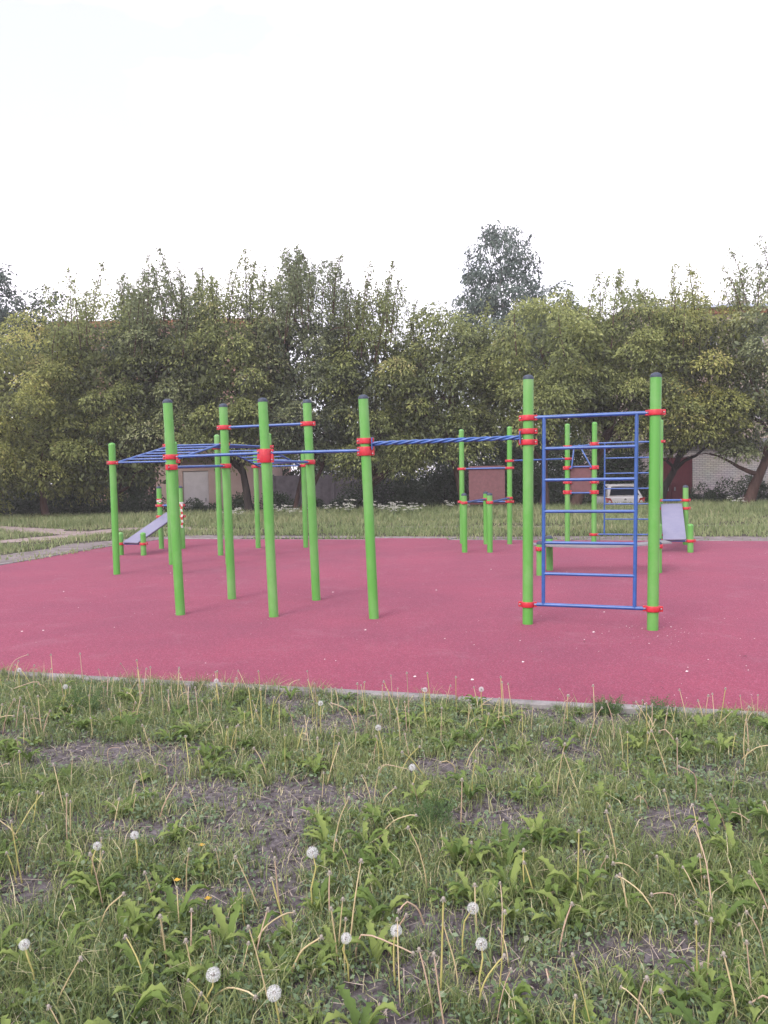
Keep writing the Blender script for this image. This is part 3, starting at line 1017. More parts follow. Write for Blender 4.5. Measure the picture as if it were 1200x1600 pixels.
# deeper row of tall shrubs closing the view under the crowns
GS = 'tall dark shrubs behind the maple row'
for i, (x, y, R, H, lab) in enumerate([
    (-20.0, 38, 2.2, 5.0, 'tall dark shrub filling the gap below the far left tree'),
    (-16.2, 38, 2.2, 5.2, 'tall dark shrub behind the far left maples'),
    (-12.6, 39, 2.1, 5.2, 'tall dark shrub left of the pinkish shed'),
    (-8.2, 43.5, 2.1, 5.0, 'tall dark shrub behind the pinkish shed roof'),
    (-4.2, 42, 2.2, 5.4, 'tall dark shrub above the concrete fence, left of the middle post'),
    (-.2, 41, 2.2, 5.4, 'tall dark shrub above the end of the concrete fence'),
    (3.6, 38, 2.1, 5.0, 'tall dark shrub behind the large maroon board and bushes'),
    (6.4, 39.5, 1.7, 4.4, 'tall dark shrub in front of the buff brick block'),
    (8.9, 40.5, 1.8, 5.0, 'tall dark shrub left of the buff brick block behind the small board'),
    (10.9, 37.2, 1.5, 3.4, 'tall dark shrub just behind the parked white car')]):
    bush(140 + i, x, y, R, H, lab, group=GS, n=46, per=330, leaf=(.17, .09), name='tall_shrub', cat='shrub')

# ------------------------------------------------------------------ exercise equipment
PR = 0.053            # post radius
class Post:
    def __init__(self, root, x, y, h, lean=0.0, r=PR, cap='cap'):
        self.x, self.y, self.h, self.l, self.r = x, y, h, lean, r
        a, b = Vector((x, y, -.02)), self.at(h - .02)
        self.o = MB().tube(a, b, r, 20).build('post', M['green'], root)
        ax = (b - a).normalized()
        MB().lathe(b, [(r + .002, -.010), (r + .002, .008), (r * .82, .026), (r * .45, .036), (.001, .039)], 20, ax).build('post_cap', M[cap], self.o)

    def at(self, z):
        return Vector((self.x + self.l * z, self.y, z))

    def clamp(self, z, d=(1, 0), h=.055, both=True):
        """two-part collar with bolted ears along direction d"""
        c = self.at(z)
        r = self.r
        mb = MB()
        mb.lathe(c, [(r, -h / 2), (r + .013, -h / 2), (r + .015, -h / 2 + .006), (r + .015, h / 2 - .006), (r + .013, h / 2), (r, h / 2)], 20)
        d = Vector((d[0], d[1], 0)).normalized()
        p = Vector((-d.y, d.x, 0))
        for s in ((1, -1) if both else (1,)):
            mb.box(c + d * s * (r + .022), (.036, .030, h * .98), (d, p, Vector((0, 0, 1))), .003)
        mb.mat(1)
        zs = (-h * .28, h * .28) if h > .08 else (0,)
        for s in ((1, -1) if both else (1,)):
            for k in zs:
                for q in (-1, 1):
                    mb.lathe(c + d * s * (r + .024) + p * q * .015 + Vector((0, 0, k)), [(.009, 0), (.009, .006), (.005, .010), (.0005, .011)], 8, p * q)
        return mb.build('clamp', [M['red'], M['steel']], self.o)


def bar(root, a, b, r=.017, name='bar', m='blue', n=12):
    return MB().tube(a, b, r, n).build(name, M[m], root)


def between(p, q, z, z2=None, trim=.06):
    a, b = p.at(z), q.at(z2 if z2 is not None else z)
    d = (b - a).normalized()
    return a + d * trim, b - d * trim


def dirn(p, q):
    return (q.x - p.x, q.y - p.y)


# --- 1. the big frame in front: pull-up bars, twisted bar and climbing ladder, all bolted together
F1 = empty('pull_up_frame', (0, 8.7, 0.012), 'large green post frame with blue bars, a twisted bar and a climbing ladder in front', 'exercise frame')
P1 = Post(F1, -2.33, 9.05, 2.43, -.028)
P2 = Post(F1, -1.24, 8.81, 2.40, -.024)
P3 = Post(F1, -.13, 8.58, 2.39, -.028)
P4 = Post(F1, 1.44, 8.11, 2.51, .013)
P5 = Post(F1, 2.57, 7.69, 2.46, .016)
P6 = Post(F1, -1.95, 10.13, 2.46, -.016)
P7 = Post(F1, -.86, 9.90, 2.47, -.023)
P1.clamp(1.798, dirn(P1, P2)); P1.clamp(1.683, dirn(P1, P6), .062)
P2.clamp(1.785, dirn(P2, P3), .15)
P3.clamp(1.917, dirn(P3, P4), .06); P3.clamp(1.808, dirn(P2, P3), .095)
P4.clamp(2.097, dirn(P4, P5)); P4.clamp(1.963, dirn(P3, P4)); P4.clamp(1.854, dirn(P3, P4)); P4.clamp(.213, dirn(P4, P5))
P5.clamp(2.099, dirn(P4, P5)); P5.clamp(.218, dirn(P4, P5))
P6.clamp(2.177, dirn(P6, P7)); P6.clamp(1.696, dirn(P1, P6))
P7.clamp(2.19, dirn(P6, P7)); P7.clamp(1.72, dirn(P2, P7))
bar(F1, *between(P1, P2, 1.798, 1.815), name='pull_up_bar')
bar(F1, *between(P2, P3, 1.815), name='pull_up_bar')
bar(F1, *between(P6, P7, 2.177, 2.19), name='pull_up_bar')
bar(F1, *between(P1, P6, 1.683, 1.696), name='side_bar')
bar(F1, *between(P2, P7, 1.728, 1.72), name='side_bar')
# twisted bar of three wound tubes on flange plates
a, b = between(P3, P4, 1.885, 1.905, .085)
d = (b - a).normalized()
s_ = d.cross(Vector((0, 0, 1))).normalized()
u_ = s_.cross(d)
mb = MB()
for k in range(3):
    pts = []
    N = 60
    for i in range(N + 1):
        t = i / N
        an = 2 * math.pi * (k / 3 + 4.2 * t)
        pts.append(a + (b - a) * t + (s_ * math.cos(an) + u_ * math.sin(an)) * .0135)
    mb.path(pts, .0125, 8)
tb = mb.build('twisted_bar', M['blue'], F1)
for e, sg in ((a, 1), (b, -1)):
    MB().box(e - d * sg * .006, (.010, .07, .13), (d, s_, u_), .002).build('flange', M['blue'], tb)
# climbing ladder
def ladder(root, pa, pb, z0, z1, n, ins0=.14, ins1=.15, r=.019):
    A0, B0 = between(pa, pb, z0, None, .05)
    A1, B1 = between(pa, pb, z1, None, .05)
    mb = MB().tube(A0, B0, r).tube(A1, B1, r)
    rails = []
    for f in (ins0, 1 - ins1):
        q0 = pa.at(z0).lerp(pb.at(z0), f)
        q1 = pa.at(z1).lerp(pb.at(z1), f)
        mb.tube(q0, q1, r)
        rails.append((q0, q1))
    lad = mb.build('climbing_ladder', M['blue'], root)
    for i in range(1, n):
        t = i / n
        bar(lad, rails[0][0].lerp(rails[0][1], t), rails[1][0].lerp(rails[1][1], t), r * .82, 'rung')
    return lad


ladder(F1, P4, P5, .215, 2.098, 6, .13, .14)

# --- 2. hump-shaped monkey bars at the left
F2 = empty('monkey_bars', (-3.0, 15.0, .012), 'humped blue monkey bars on eight green posts at the left', 'monkey bars')
u = [(-4.33, 12.91), (-3.77, 14.17), (-3.20, 15.61), (-2.68, 16.98)]
wv = (1.02, -.10)
Hs = [2.11, 2.34, 2.34, 2.04]
Zc = [1.809, 2.11, 2.10, 1.735]
LP, RP = [], []
for (x, y), h in zip(u, Hs):
    LP.append(Post(F2, x, y, h, -.002, cap='green'))
for k, ((x, y), h) in enumerate(zip(u, Hs)):
    RP.append(Post(F2, x + wv[0], y + wv[1], h, -.004, cap='green'))
for k in range(4):
    hh = .055
    LP[k].clamp(Zc[k], wv, hh)
    RP[k].clamp(Zc[k], wv, hh)
rail_l = [p.at(z) + Vector((.075, -.0075, 0)) for p, z in zip(LP, Zc)]
rail_r = [p.at(z) - Vector((.075, -.0075, 0)) for p, z in zip(RP, Zc)]
for k in range(3):
    sec = MB().tube(rail_l[k], rail_l[k + 1], .019).tube(rail_r[k], rail_r[k + 1], .019).build('overhead_ladder', M['blue'], F2)
    n = 6
    for i in range(n + (k == 2)):
        t = (i + .02) / n
        bar(sec, rail_l[k].lerp(rail_l[k + 1], min(t, 1)), rail_r[k].lerp(rail_r[k + 1], min(t, 1)), .0155, 'rung', n=10)

# --- 3 and 6. sit-up benches
def tilt_bench(label, short, tall, z_lo, z_hi, bar_z, board_w, over=.12, short_h=.45, tall_h=1.34, leans=(0, 0, 0, 0), mid=None):
    cx = sum(p[0] for p in short + tall) / 4
    cy = sum(p[1] for p in short + tall) / 4
    r = empty('sit_up_bench', (cx, cy, .012), label, 'bench', 'tilted sit-up benches')
    S_ = [Post(r, x, y, short_h, leans[i], cap='green') for i, (x, y) in enumerate(short)]
    T_ = [Post(r, x, y, tall_h, leans[2 + i]) for i, (x, y) in enumerate(tall)]
    for p in S_:
        p.clamp(z_lo, dirn(*S_), .05)
    for p in T_:
        p.clamp(z_hi, dirn(*T_), .05)
        p.clamp(bar_z, dirn(*T_), .05)
    bar(r, *between(*S_, z_lo, None, .05), r=.02, name='support_bar')
    bar(r, *between(*T_, z_hi, None, .05), r=.02, name='support_bar')
    bar(r, *between(*T_, bar_z, None, .05), r=.02, name='foot_bar')
    a = (S_[0].at(z_lo) + S_[1].at(z_lo)) / 2
    b = (T_[0].at(z_hi) + T_[1].at(z_hi)) / 2
    d = (b - a).normalized()
    w = (S_[1].at(z_lo) - S_[0].at(z_lo)).normalized()
    w = (w - d * w.dot(d)).normalized()
    n = d.cross(w)
    if n.z < 0:
        n = -n
    a2, b2 = a - d * .04, b + d * over
    c = (a2 + b2) / 2 + n * .036
    bd = MB().box(c, ((b2 - a2).length, board_w, .030), (d, w, n), .006).build('board', M['grey_board'], r)
    MB().box(c - n * .0225, ((b2 - a2).length - .03, board_w - .03, .014), (d, w, n)).build('underside', M['dark_edge'], bd)
    return r, S_, T_


B1, S1, T1 = tilt_bench('tilted lilac sit-up bench on four green posts behind the left monkey bars', [(-5.29, 16.07), (-4.79, 15.91)], [(-4.81, 17.28), (-4.33, 17.20)], .24, .705, .942, .36, .10,
                        leans=(0, 0, -.012, -.016))
B2, S2, T2 = tilt_bench('tilted lilac sit-up bench facing the camera behind the right climbing ladder', [(5.02, 14.66), (5.52, 14.46)], [(5.46, 16.0), (5.96, 15.86)], .22, .735, .895, .40, .13,
                        short_h=.51, tall_h=1.17)

# --- 5. low flat bench
r5 = empty('flat_bench', (3.1, 12.0, .012), 'low flat grey bench seen edge-on through the front climbing ladder', 'bench')
q = [Post(r5, 2.28, 11.78, .50, .012), Post(r5, 2.54, 12.34, .53, -.009), Post(r5, 4.03, 11.80, .46), Post(r5, 4.20, 12.3, .46)]
q[0].clamp(.405, dirn(q[0], q[1])); q[1].clamp(.405, dirn(q[0], q[1])); q[2].clamp(.405, dirn(q[2], q[3])); q[3].clamp(.405, dirn(q[2], q[3]))
bar(r5, *between(q[0], q[1], .405, None, .05), r=.018, name='support_bar')
bar(r5, *between(q[2], q[3], .405, None, .05), r=.018, name='support_bar')
mb = MB()
vs, fs = [], []
x0, x1, N = 2.22, 4.26, 16
for i in range(N + 1):
    t = i / N
    x = x0 + (x1 - x0) * t
    z = .455 - .05 * math.sin(math.pi * t)
    for yy in (11.90 - .02 * t, 12.24 - .02 * t):
        vs += [(x, yy, z), (x, yy, z - .022)]
for i in range(N):
    k = i * 4
    fs += [(k, k + 4, k + 6, k + 2), (k + 1, k + 3, k + 7, k + 5), (k, k + 1, k + 5, k + 4), (k + 2, k + 6, k + 7, k + 3)]
fs += [(0, 2, 3, 1), (N * 4, N * 4 + 1, N * 4 + 3, N * 4 + 2)]
mb.add(vs, fs, False)
mb.build('seat_board', M['bench_board'], r5)

# --- 4. far station: dip bars, boards, pull-up bar and ladder joined together
F4 = empty('exercise_station', (3.6, 16.5, .012), 'far green post station with maroon boards, dip bars and a ladder', 'exercise frame')
H1 = Post(F4, 1.66, 17.1, 2.42, .006, cap='green')
H2 = Post(F4, 2.61, 16.72, 2.44, .010, cap='green')
I1 = Post(F4, 1.52, 15.24, 1.12, .004)
I2 = Post(F4, 2.13, 16.82, 1.10, .006)
I3 = Post(F4, 1.99, 15.15, 1.12, .006)
J1 = Post(F4, 3.89, 17.05, 2.49, .008, cap='green')
J2 = Post(F4, 4.38, 16.77, 2.50, .013, cap='green')
K1 = Post(F4, 5.62, 16.35, 2.50, .008, cap='green')
dh = dirn(H1, H2)
for z in (1.60, .90):
    H1.clamp(z, dh, .05); H2.clamp(z, dh, .05)
H2.clamp(1.747, (1, .1), .05); J1.clamp(1.77, (1, .1), .05)
bar(F4, *between(H2, J1, 1.747, 1.77), name='pull_up_bar')
I1.clamp(.957, dirn(I1, I2), .05); I2.clamp(.957, dirn(I1, I2), .05)
I3.clamp(.957, dirn(I3, H2), .05); H2.clamp(.975, dirn(I3, H2), .05)
bar(F4, *between(I1, I2, .957), r=.019, name='dip_bar')
bar(F4, *between(I3, H2, .957, .975), r=.019, name='dip_bar')


def board_panel(root, p, q, z0, z1, f0, f1, zt, zb, off=-.03):
    """maroon board held by two blue bars between posts p, q"""
    a = p.at((z0 + z1) / 2)
    b = q.at((z0 + z1) / 2)
    dd = Vector((b.x - a.x, b.y - a.y, 0)).normalized()
    pn = Vector((-dd.y, dd.x, 0))
    L_ = (b - a).length
    c = a.lerp(b, (f0 + f1) / 2)
    c.z = (z0 + z1) / 2
    bd = MB().box(c + pn * .032, (L_ * (f1 - f0), .022, z1 - z0), (dd, pn, Vector((0, 0, 1))), .004).build('board', M['board'], root)
    for z in (zt, zb):
        bar(root, *between(p, q, z, None, .05), r=.0165, name='board_rail')
    return bd


board_panel(F4, H1, H2, .84, 1.65, .14, .90, 1.60, .90)
for z in (1.575, 1.265, 1.06):
    J1.clamp(z, dirn(J1, J2), .08 if z > 1.3 or z < 1.1 else .05); J2.clamp(z, dirn(J1, J2), .08 if z > 1.3 or z < 1.1 else .05)
J1.clamp(2.03, dirn(J1, J2), .04); J2.clamp(2.065, dirn(J2, K1), .07); J2.clamp(.175, dirn(J2, K1), .05)
bd = board_panel(F4, J1, J2, 1.045, 1.62, .09, .9, 1.595, 1.045)
# press handles: two bars rising from the board rail to the top bar, joined by a short grip
t0, t1 = J1.at(2.045), J2.at(2.035)
bar(F4, J1.at(2.02) + Vector((.05, -.02, 0)), J2.at(2.045) - Vector((.05, -.02, 0)), .017, 'top_bar')
ga, gb = J1.at(1.56) + Vector((.06, -.12, 0)), J2.at(1.57) + Vector((-.06, -.02, 0))
ha, hb = J1.at(2.0) + Vector((.11, -.13, 0)), J1.at(2.0) + Vector((.24, -.16, 0))
mb = MB().path([ga, ha, ha + Vector((.02, .05, .045))], .016, 10).path([gb, hb, hb + Vector((-.02, .06, .05))], .016, 10)
mb.tube(ga, J1.at(1.56), .014).tube(gb, J2.at(1.57), .014)
mb.build('handle', M['blue'], F4)
ladder(F4, J2, K1, .178, 2.075, 6, .16, .06, .017)
K1.clamp(2.075, dirn(J2, K1), .05); K1.clamp(.178, dirn(J2, K1), .05)

# --- red and white barrier tape on the left bench posts
def tape(label, p, z0, z1, wraps):
    r = empty('barrier_tape', tuple(p.at(z1)), label, 'tape', 'scraps of barrier tape')
    mb = MB()
    for k, z in enumerate(wraps):
        mb.mat(k % 2)
        mb.lathe(p.at(z), [(p.r + .004, -.018), (p.r + .012, 0), (p.r + .004, .02)], 14)
    x = p.at(z0) + Vector((.03, -p.r - .016, 0))
    n = max(3, int((z0 - z1) / .055))
    for i in range(n):
        mb.mat(i % 2)
        za, zb = z0 - (z0 - z1) * i / n, z0 - (z0 - z1) * (i + 1) / n
        o1, o2 = .012 * math.sin(i * 2.1), .012 * math.sin((i + 1) * 2.1)
        vs = [(x.x + o1 - .022, x.y, za), (x.x + o1 + .022, x.y - .006, za), (x.x + o2 + .022, x.y - .006, zb), (x.x + o2 - .022, x.y, zb)]
        mb.add(vs + [(vx, vy + .002, vz) for vx, vy, vz in vs], [(0, 3, 2, 1), (4, 5, 6, 7), (0, 1, 5, 4), (2, 3, 7, 6), (1, 2, 6, 5), (3, 0, 4, 7)], False)
    mb.build('tape_strip', [M['tape_w'], M['tape_r']], r)


tape('knot of red and white tape on the tall left bench post', T1[0], 1.07, 1.0, (1.04, 1.07))
tape('red and white tape strip hanging down the right bench post', T1[1], .98, .46, (.99,))

# ------------------------------------------------------------------ parked car
def make_car():
    # local: x right, y forward (rear bumper at y = 0), z up; standing at the far drive, tail to the camera
    root = empty('parked_car', (10.05, 33.4, -.65), 'white hatchback with red tail lights parked tail-on behind the lawn', 'car', rz=math.radians(-6))
    def loft(secs, n=None):
        mb = MB()
        vs, fs = [], []
        m_ = len(secs[0])
        for s in secs:
            vs += s
        for i in range(len(secs) - 1):
            for k in range(m_):
                a, b = i * m_ + k, i * m_ + (k + 1) % m_
                fs.append((a, b, b + m_, a + m_))
        fs += [tuple(range(m_ - 1, -1, -1)), tuple(range((len(secs) - 1) * m_, len(secs) * m_))]
        mb.add(vs, fs)
        return mb
    def ring(y, w, z0, z1, sh=.12, tuck=.06):
        h = w / 2
        return [(-h + tuck, y, z0), (-h + .01, y, z0 + .14), (-h, y, (z0 + z1) / 2), (-h + .02, y, z1 - sh), (-h + sh * .8, y, z1 - .03), (-h * .5, y, z1), (h * .5, y, z1),
                (h - sh * .8, y, z1 - .03), (h - .02, y, z1 - sh), (h, y, (z0 + z1) / 2), (h - .01, y, z0 + .14), (h - tuck, y, z0)]
    body = [ring(0.0, 1.44, .36, .80), ring(.05, 1.58, .26, .92), ring(.22, 1.66, .22, .97), ring(.6, 1.69, .2, .97), ring(1.6, 1.70, .19, .95), ring(2.7, 1.69, .19, .93),
            ring(3.3, 1.66, .2, .86), ring(3.75, 1.60, .22, .76), ring(4.0, 1.46, .28, .64)]
    b = loft(body).build('body', M['car'], root, origin=(0, 0, 0))
    def gring(y, w0, w1, z0, z1):
        a, c = w0 / 2, w1 / 2
        return [(-a, y[0], z0), (-c - .01, y[1], z1 - .07), (-c + .07, y[1], z1), (c - .07, y[1], z1), (c + .01, y[1], z1 - .07), (a, y[0], z0)]
    cab = [gring((.20, .24), 1.48, 1.30, .93, 1.04), gring((.24, .52), 1.48, 1.14, .94, 1.38), gring((.6, .8), 1.50, 1.16, .94, 1.44), gring((1.6, 1.6), 1.51, 1.18, .94, 1.46), gring((2.5, 2.1), 1.50, 1.14, .92, 1.42),
           gring((2.95, 2.8), 1.48, 1.30, .9, 1.0)]
    loft(cab).build('roof', M['car'], root, origin=(0, 0, 0))
    # rear window, side windows
    def pane(name, pts, nrm, parent, m, th=.012):
        nrm = Vector(nrm).normalized()
        a = [Vector(p) + nrm * th for p in pts]
        c = [Vector(p) - nrm * th for p in pts]
        k = len(pts)
        mb = MB()
        mb.add(a + c, [tuple(range(k)), tuple(range(2 * k - 1, k - 1, -1))] + [(i, k + i, k + (i + 1) % k, (i + 1) % k) for i in range(k)], False)
        return mb.build(name, M[m], parent, origin=(0, 0, 0))
    pane('rear_window', [(-.60, .235, 1.01), (.60, .235, 1.01), (.50, .485, 1.335), (-.50, .485, 1.335)], (0, -1, .75), root, 'glass', .02)
    for s in (-1, 1):
        pane('side_window', [(s * .745, .62, .99), (s * .75, 1.5, .99), (s * .595, 1.52, 1.38), (s * .585, .82, 1.36)], (s, 0, .35), root, 'glass', .016)
        pane('side_window', [(s * .75, 1.57, .99), (s * .745, 2.5, .98), (s * .585, 2.1, 1.36), (s * .597, 1.6, 1.38)], (s, 0, .35), root, 'glass', .016)
        pane('tail_light', [(s * .80, .09, .92), (s * .60, .03, .90), (s * .50, .01, .70), (s * .775, .045, .70)], (s * .15, -1, 0), root, 'lamp', .03)
        mr = MB().box((s * .90, 2.25, 1.0), (.17, .1, .12), None, .03).build('wing_mirror', M['car'], root, origin=(0, 0, 0))
        for y in (.68, 3.2):
            c = (s * .74, y, .30)
            w = MB().lathe(c, [(.18, -.10), (.28, -.10), (.30, -.06), (.30, .06), (.28, .10), (.18, .10)], 20, (1, 0, 0)).build('wheel', M['tyre'], root, origin=(0, 0, 0))
            MB().lathe(c, [(.001, .07), (.05, .08), (.175, .09), (.18, .04), (.18, -.04), (.175, -.09), (.05, -.08), (.001, -.07)], 16, (1, 0, 0)).build('rim', M['chrome'], w, origin=(0, 0, 0))
    MB().box((0, -.03, .47), (1.56, .14, .24), None, .05).build('bumper', M['car'], root, origin=(0, 0, 0))
    MB().box((0, -.108, .50), (.54, .02, .12), None, .004).build('number_plate', M['plate'], root, origin=(0, 0, 0))
    MB().lathe((0, .035, .83), [(.001, .03), (.045, .03), (.05, .02), (.05, 0)], 16, (0, -1, 0)).build('badge', M['chrome'], root, origin=(0, 0, 0))
    MB().box((0, .56, 1.46), (1.0, .18, .03), None, .01).build('spoiler', M['car'], root, origin=(0, 0, 0))


make_car()

# ------------------------------------------------------------------ far lawn
def lawn():
    rng = np.random.default_rng(77)
    n = 150000
    y = 15 + 18.0 * rng.uniform(0, 1, n) ** .85
    x = rng.uniform(-1, 1, n) * (4 + y * .58)
    be = np.where(bump_out(x), back_edge(x) + .5, back_edge(x) + .13)
    off = (y > be) | (x < left_edge(np.minimum(y, 19.6)) - .15)
    off &= ~((x > left_edge(y)) & (y < be))
    dist = np.minimum.reduce([seg_dist(x, y, P_A, W_A), seg_dist(x, y, P_B, W_B), seg_dist(x, y, P_C, W_C), seg_dist(x, y, P_D, W_D) * 1.15])
    edge = 1.0 + (fbm(x * 2, y * 2) - .5) * .7
    p = np.where(dist < edge * .8, .02 + .22 * (vnoise(x * 3, y * 3) > .68), np.where(dist < edge, .25, np.where(dist < edge * 1.5, .7, 1.0)))
    p *= np.clip(.25 + (fbm(x * .55, y * 1.3) - .30) * 3.0, .10, 1)
    k = off & (rng.uniform(0, 1, n) < p)
    x, y, dist = x[k], y[k], dist[k]
    n = len(x)
    tall = fbm(x * .35 + 3, y * .35)
    H = rng.uniform(.05, .14, n) * (1 + .8 * tall) * np.where(y > 25, 1.7, 1.0) * np.where(dist < 1.6, .65, 1)
    P = np.stack([x, y, gz(x, y) - .005], 1)
    V, F = blade_quads(rng, P, H, rng.uniform(.014, .03, n), rng.uniform(.1, .8, n))
    T = np.clip(.18 + .55 * fbm(x * .6, y * .6 + 30) + rng.normal(0, .16, n), 0, 1)
    o = np_mesh('lawn_grass', V, F, np.repeat(T, 6), [M['lawn']])
    tag(o, 'rough lawn grass between the rubber surface and the trees', None, None, 'stuff')


lawn()

# cow parsley in the far lawn
def parsley():
    rng = np.random.default_rng(9)
    proto = []
    for v in range(4):
        mb = MB()
        h = rng.uniform(.42, .62)
        mb.path([(0, 0, 0), (rng.normal() * .03, rng.normal() * .03, h * .6), (rng.normal() * .05, rng.normal() * .05, h)], [.007, .006, .004], 5)
        top = Vector(mb.v[-1])
        heads = []
        for k in range(6):
            a = k * 1.05 + rng.uniform(0, .5)
            e = Vector((math.cos(a) * rng.uniform(.08, .2), math.sin(a) * rng.uniform(.08, .2), h + rng.uniform(-.16, .1)))
            mb.path([(0, 0, h * .62), e * .6 + Vector((0, 0, h * .3)), e], [.004, .003, .002], 4)
            heads.append(e)
        mb.mat(1)
        for e in heads:
            for j in range(9):
                c = e + Vector((rng.normal() * .035, rng.normal() * .035, rng.normal() * .01))
                mb.lathe(c, [(.001, .006), (.018, .004), (.014, -.006), (.001, -.008)], 6)
        mb.mat(2)
        for k in range(8):
            a = rng.uniform(0, 6.28)
            z = rng.uniform(.1, h * .6)
            d = Vector((math.cos(a), math.sin(a), .2))
            s = Vector((-math.sin(a), math.cos(a), 0))
            mb.add([Vector((0, 0, z)), d * .1 + s * .04 + Vector((0, 0, z)), d * .2 + Vector((0, 0, z)), d * .1 - s * .04 + Vector((0, 0, z))], [(0, 1, 2, 3)], False)
        me = bpy.data.meshes.new('cow_parsley')
        me.from_pydata([tuple(p) for p in mb.v], [], mb.f)
        me.polygons.foreach_set('material_index', mb.m)
        for m in (M['stem'], M['umbel'], M['stem']):
            me.materials.append(m)
        proto.append(me)
    spots = []
    for cx, cy, sx, sy, n in ((-4.9, 26.2, .3, .4, 5), (-3.1, 26.8, .6, .4, 10), (-.9, 27.2, .6, .4, 13), (.7, 26.6, .6, .4, 10), (2.6, 29.0, .6, .3, 4), (12, 27.5, 2.0, .8, 4)):
        for k in range(n):
            spots.append((cx + rng.normal() * sx, cy + rng.normal() * sy))
    for i, (x, y) in enumerate(spots):
        o = bpy.data.objects.new('cow_parsley', proto[i % 4])
        COL.objects.link(o)
        o.location = (x, y, float(gz(x, y)))
        o.rotation_euler = (0, 0, rng.uniform(0, 6.28))
        sc_ = rng.uniform(.65, .95)
        o.scale = (sc_, sc_, sc_)
        tag(o, 'white flowering cow parsley plant in the far lawn grass', 'wildflower', 'cow parsley plants in the far lawn')


parsley()

# pale petals blown over the rubber
def flakes():
    rng = np.random.default_rng(21)
    n = 520
    y = 5.2 + 12 * rng.uniform(0, 1, n) ** 1.3
    x = rng.uniform(-1, 1, n) * (.5 * y + .5)
    k = (y > front_edge(x) + .05) & (y < back_edge(x) - .1) & (x > left_edge(y) + .1)
    x, y = x[k], y[k]
    # denser scatter round the right front post
    x = np.r_[x, 2.5 + rng.normal(size=70) * .45]
    y = np.r_[y, 7.5 + rng.normal(size=70) * .28]
    n = len(x)
    a = rng.uniform(0, 6.28, n)
    s = rng.uniform(.003, .008, n) * (1 + (rng.uniform(0, 1, n) < .12) * 1.2)
    d = np.stack([np.cos(a), np.sin(a), np.zeros(n)], 1) * s[:, None]
    e = np.stack([-np.sin(a), np.cos(a), np.zeros(n)], 1) * (s * rng.uniform(.35, .8, n))[:, None]
    P = np.stack([x, y, np.full(n, .016)], 1)
    up = np.array([0, 0, 1]) * (s * .5)[:, None]
    V = np.stack([P - d, P + e + up, P + d + up * .4, P - e], 1).reshape(-1, 3)
    o = np_mesh('petal_litter', V, np.arange(n * 4).reshape(n, 4), None, [M['flake']])
    tag(o, 'pale petals and fluff scattered over the rubber surface', None, None, 'stuff')


flakes()

# ------------------------------------------------------------------ near meadow
BARE = [(-1.75, 4.55, .55, .28), (-.35, 3.85, .35, .25), (.5, 3.6, .35, .22), (1.25, 3.45, .42, .25), (-.95, 3.95, .3, .2), (1.25, 4.85, .5, .10), (.82, 2.52, .28, .22), (-.75, 2.95, .22, .15),
        (.12, 2.75, .20, .14), (-.45, 2.75, .22, .14), (-1.25, 3.5, .22, .16), (.25, 4.2, .2, .2), (.75, 3.15, .2, .12), (1.9, 3.9, .2, .16), (-2.9, 6.2, .5, .12), (.35, 2.38, .2, .1)]
def cover(x, y):
    """0 bare .. 1 lush"""
    c = np.clip((fbm(x * 2.0 + 40, y * 2.0 + 5) - .285) * 4.2, .05, 1)
    for bx, by, rx, ry in BARE:
        d = np.hypot((x - bx) / (rx * .8), (y - by) / (ry * .8)) + (vnoise(x * 8, y * 8) - .5) * .7
        c = c * np.clip((d - .65) * 2.0, .04, 1)
    return c


def meadow_points(rng, n, y0=1.7, y1=7.0, sx=.62, pad=.8):
    y = rng.uniform(y0, y1, n)
    x = rng.uniform(-1, 1, n) * (sx * y + pad)
    k = y < front_edge(x) - .10
    return x[k], y[k]


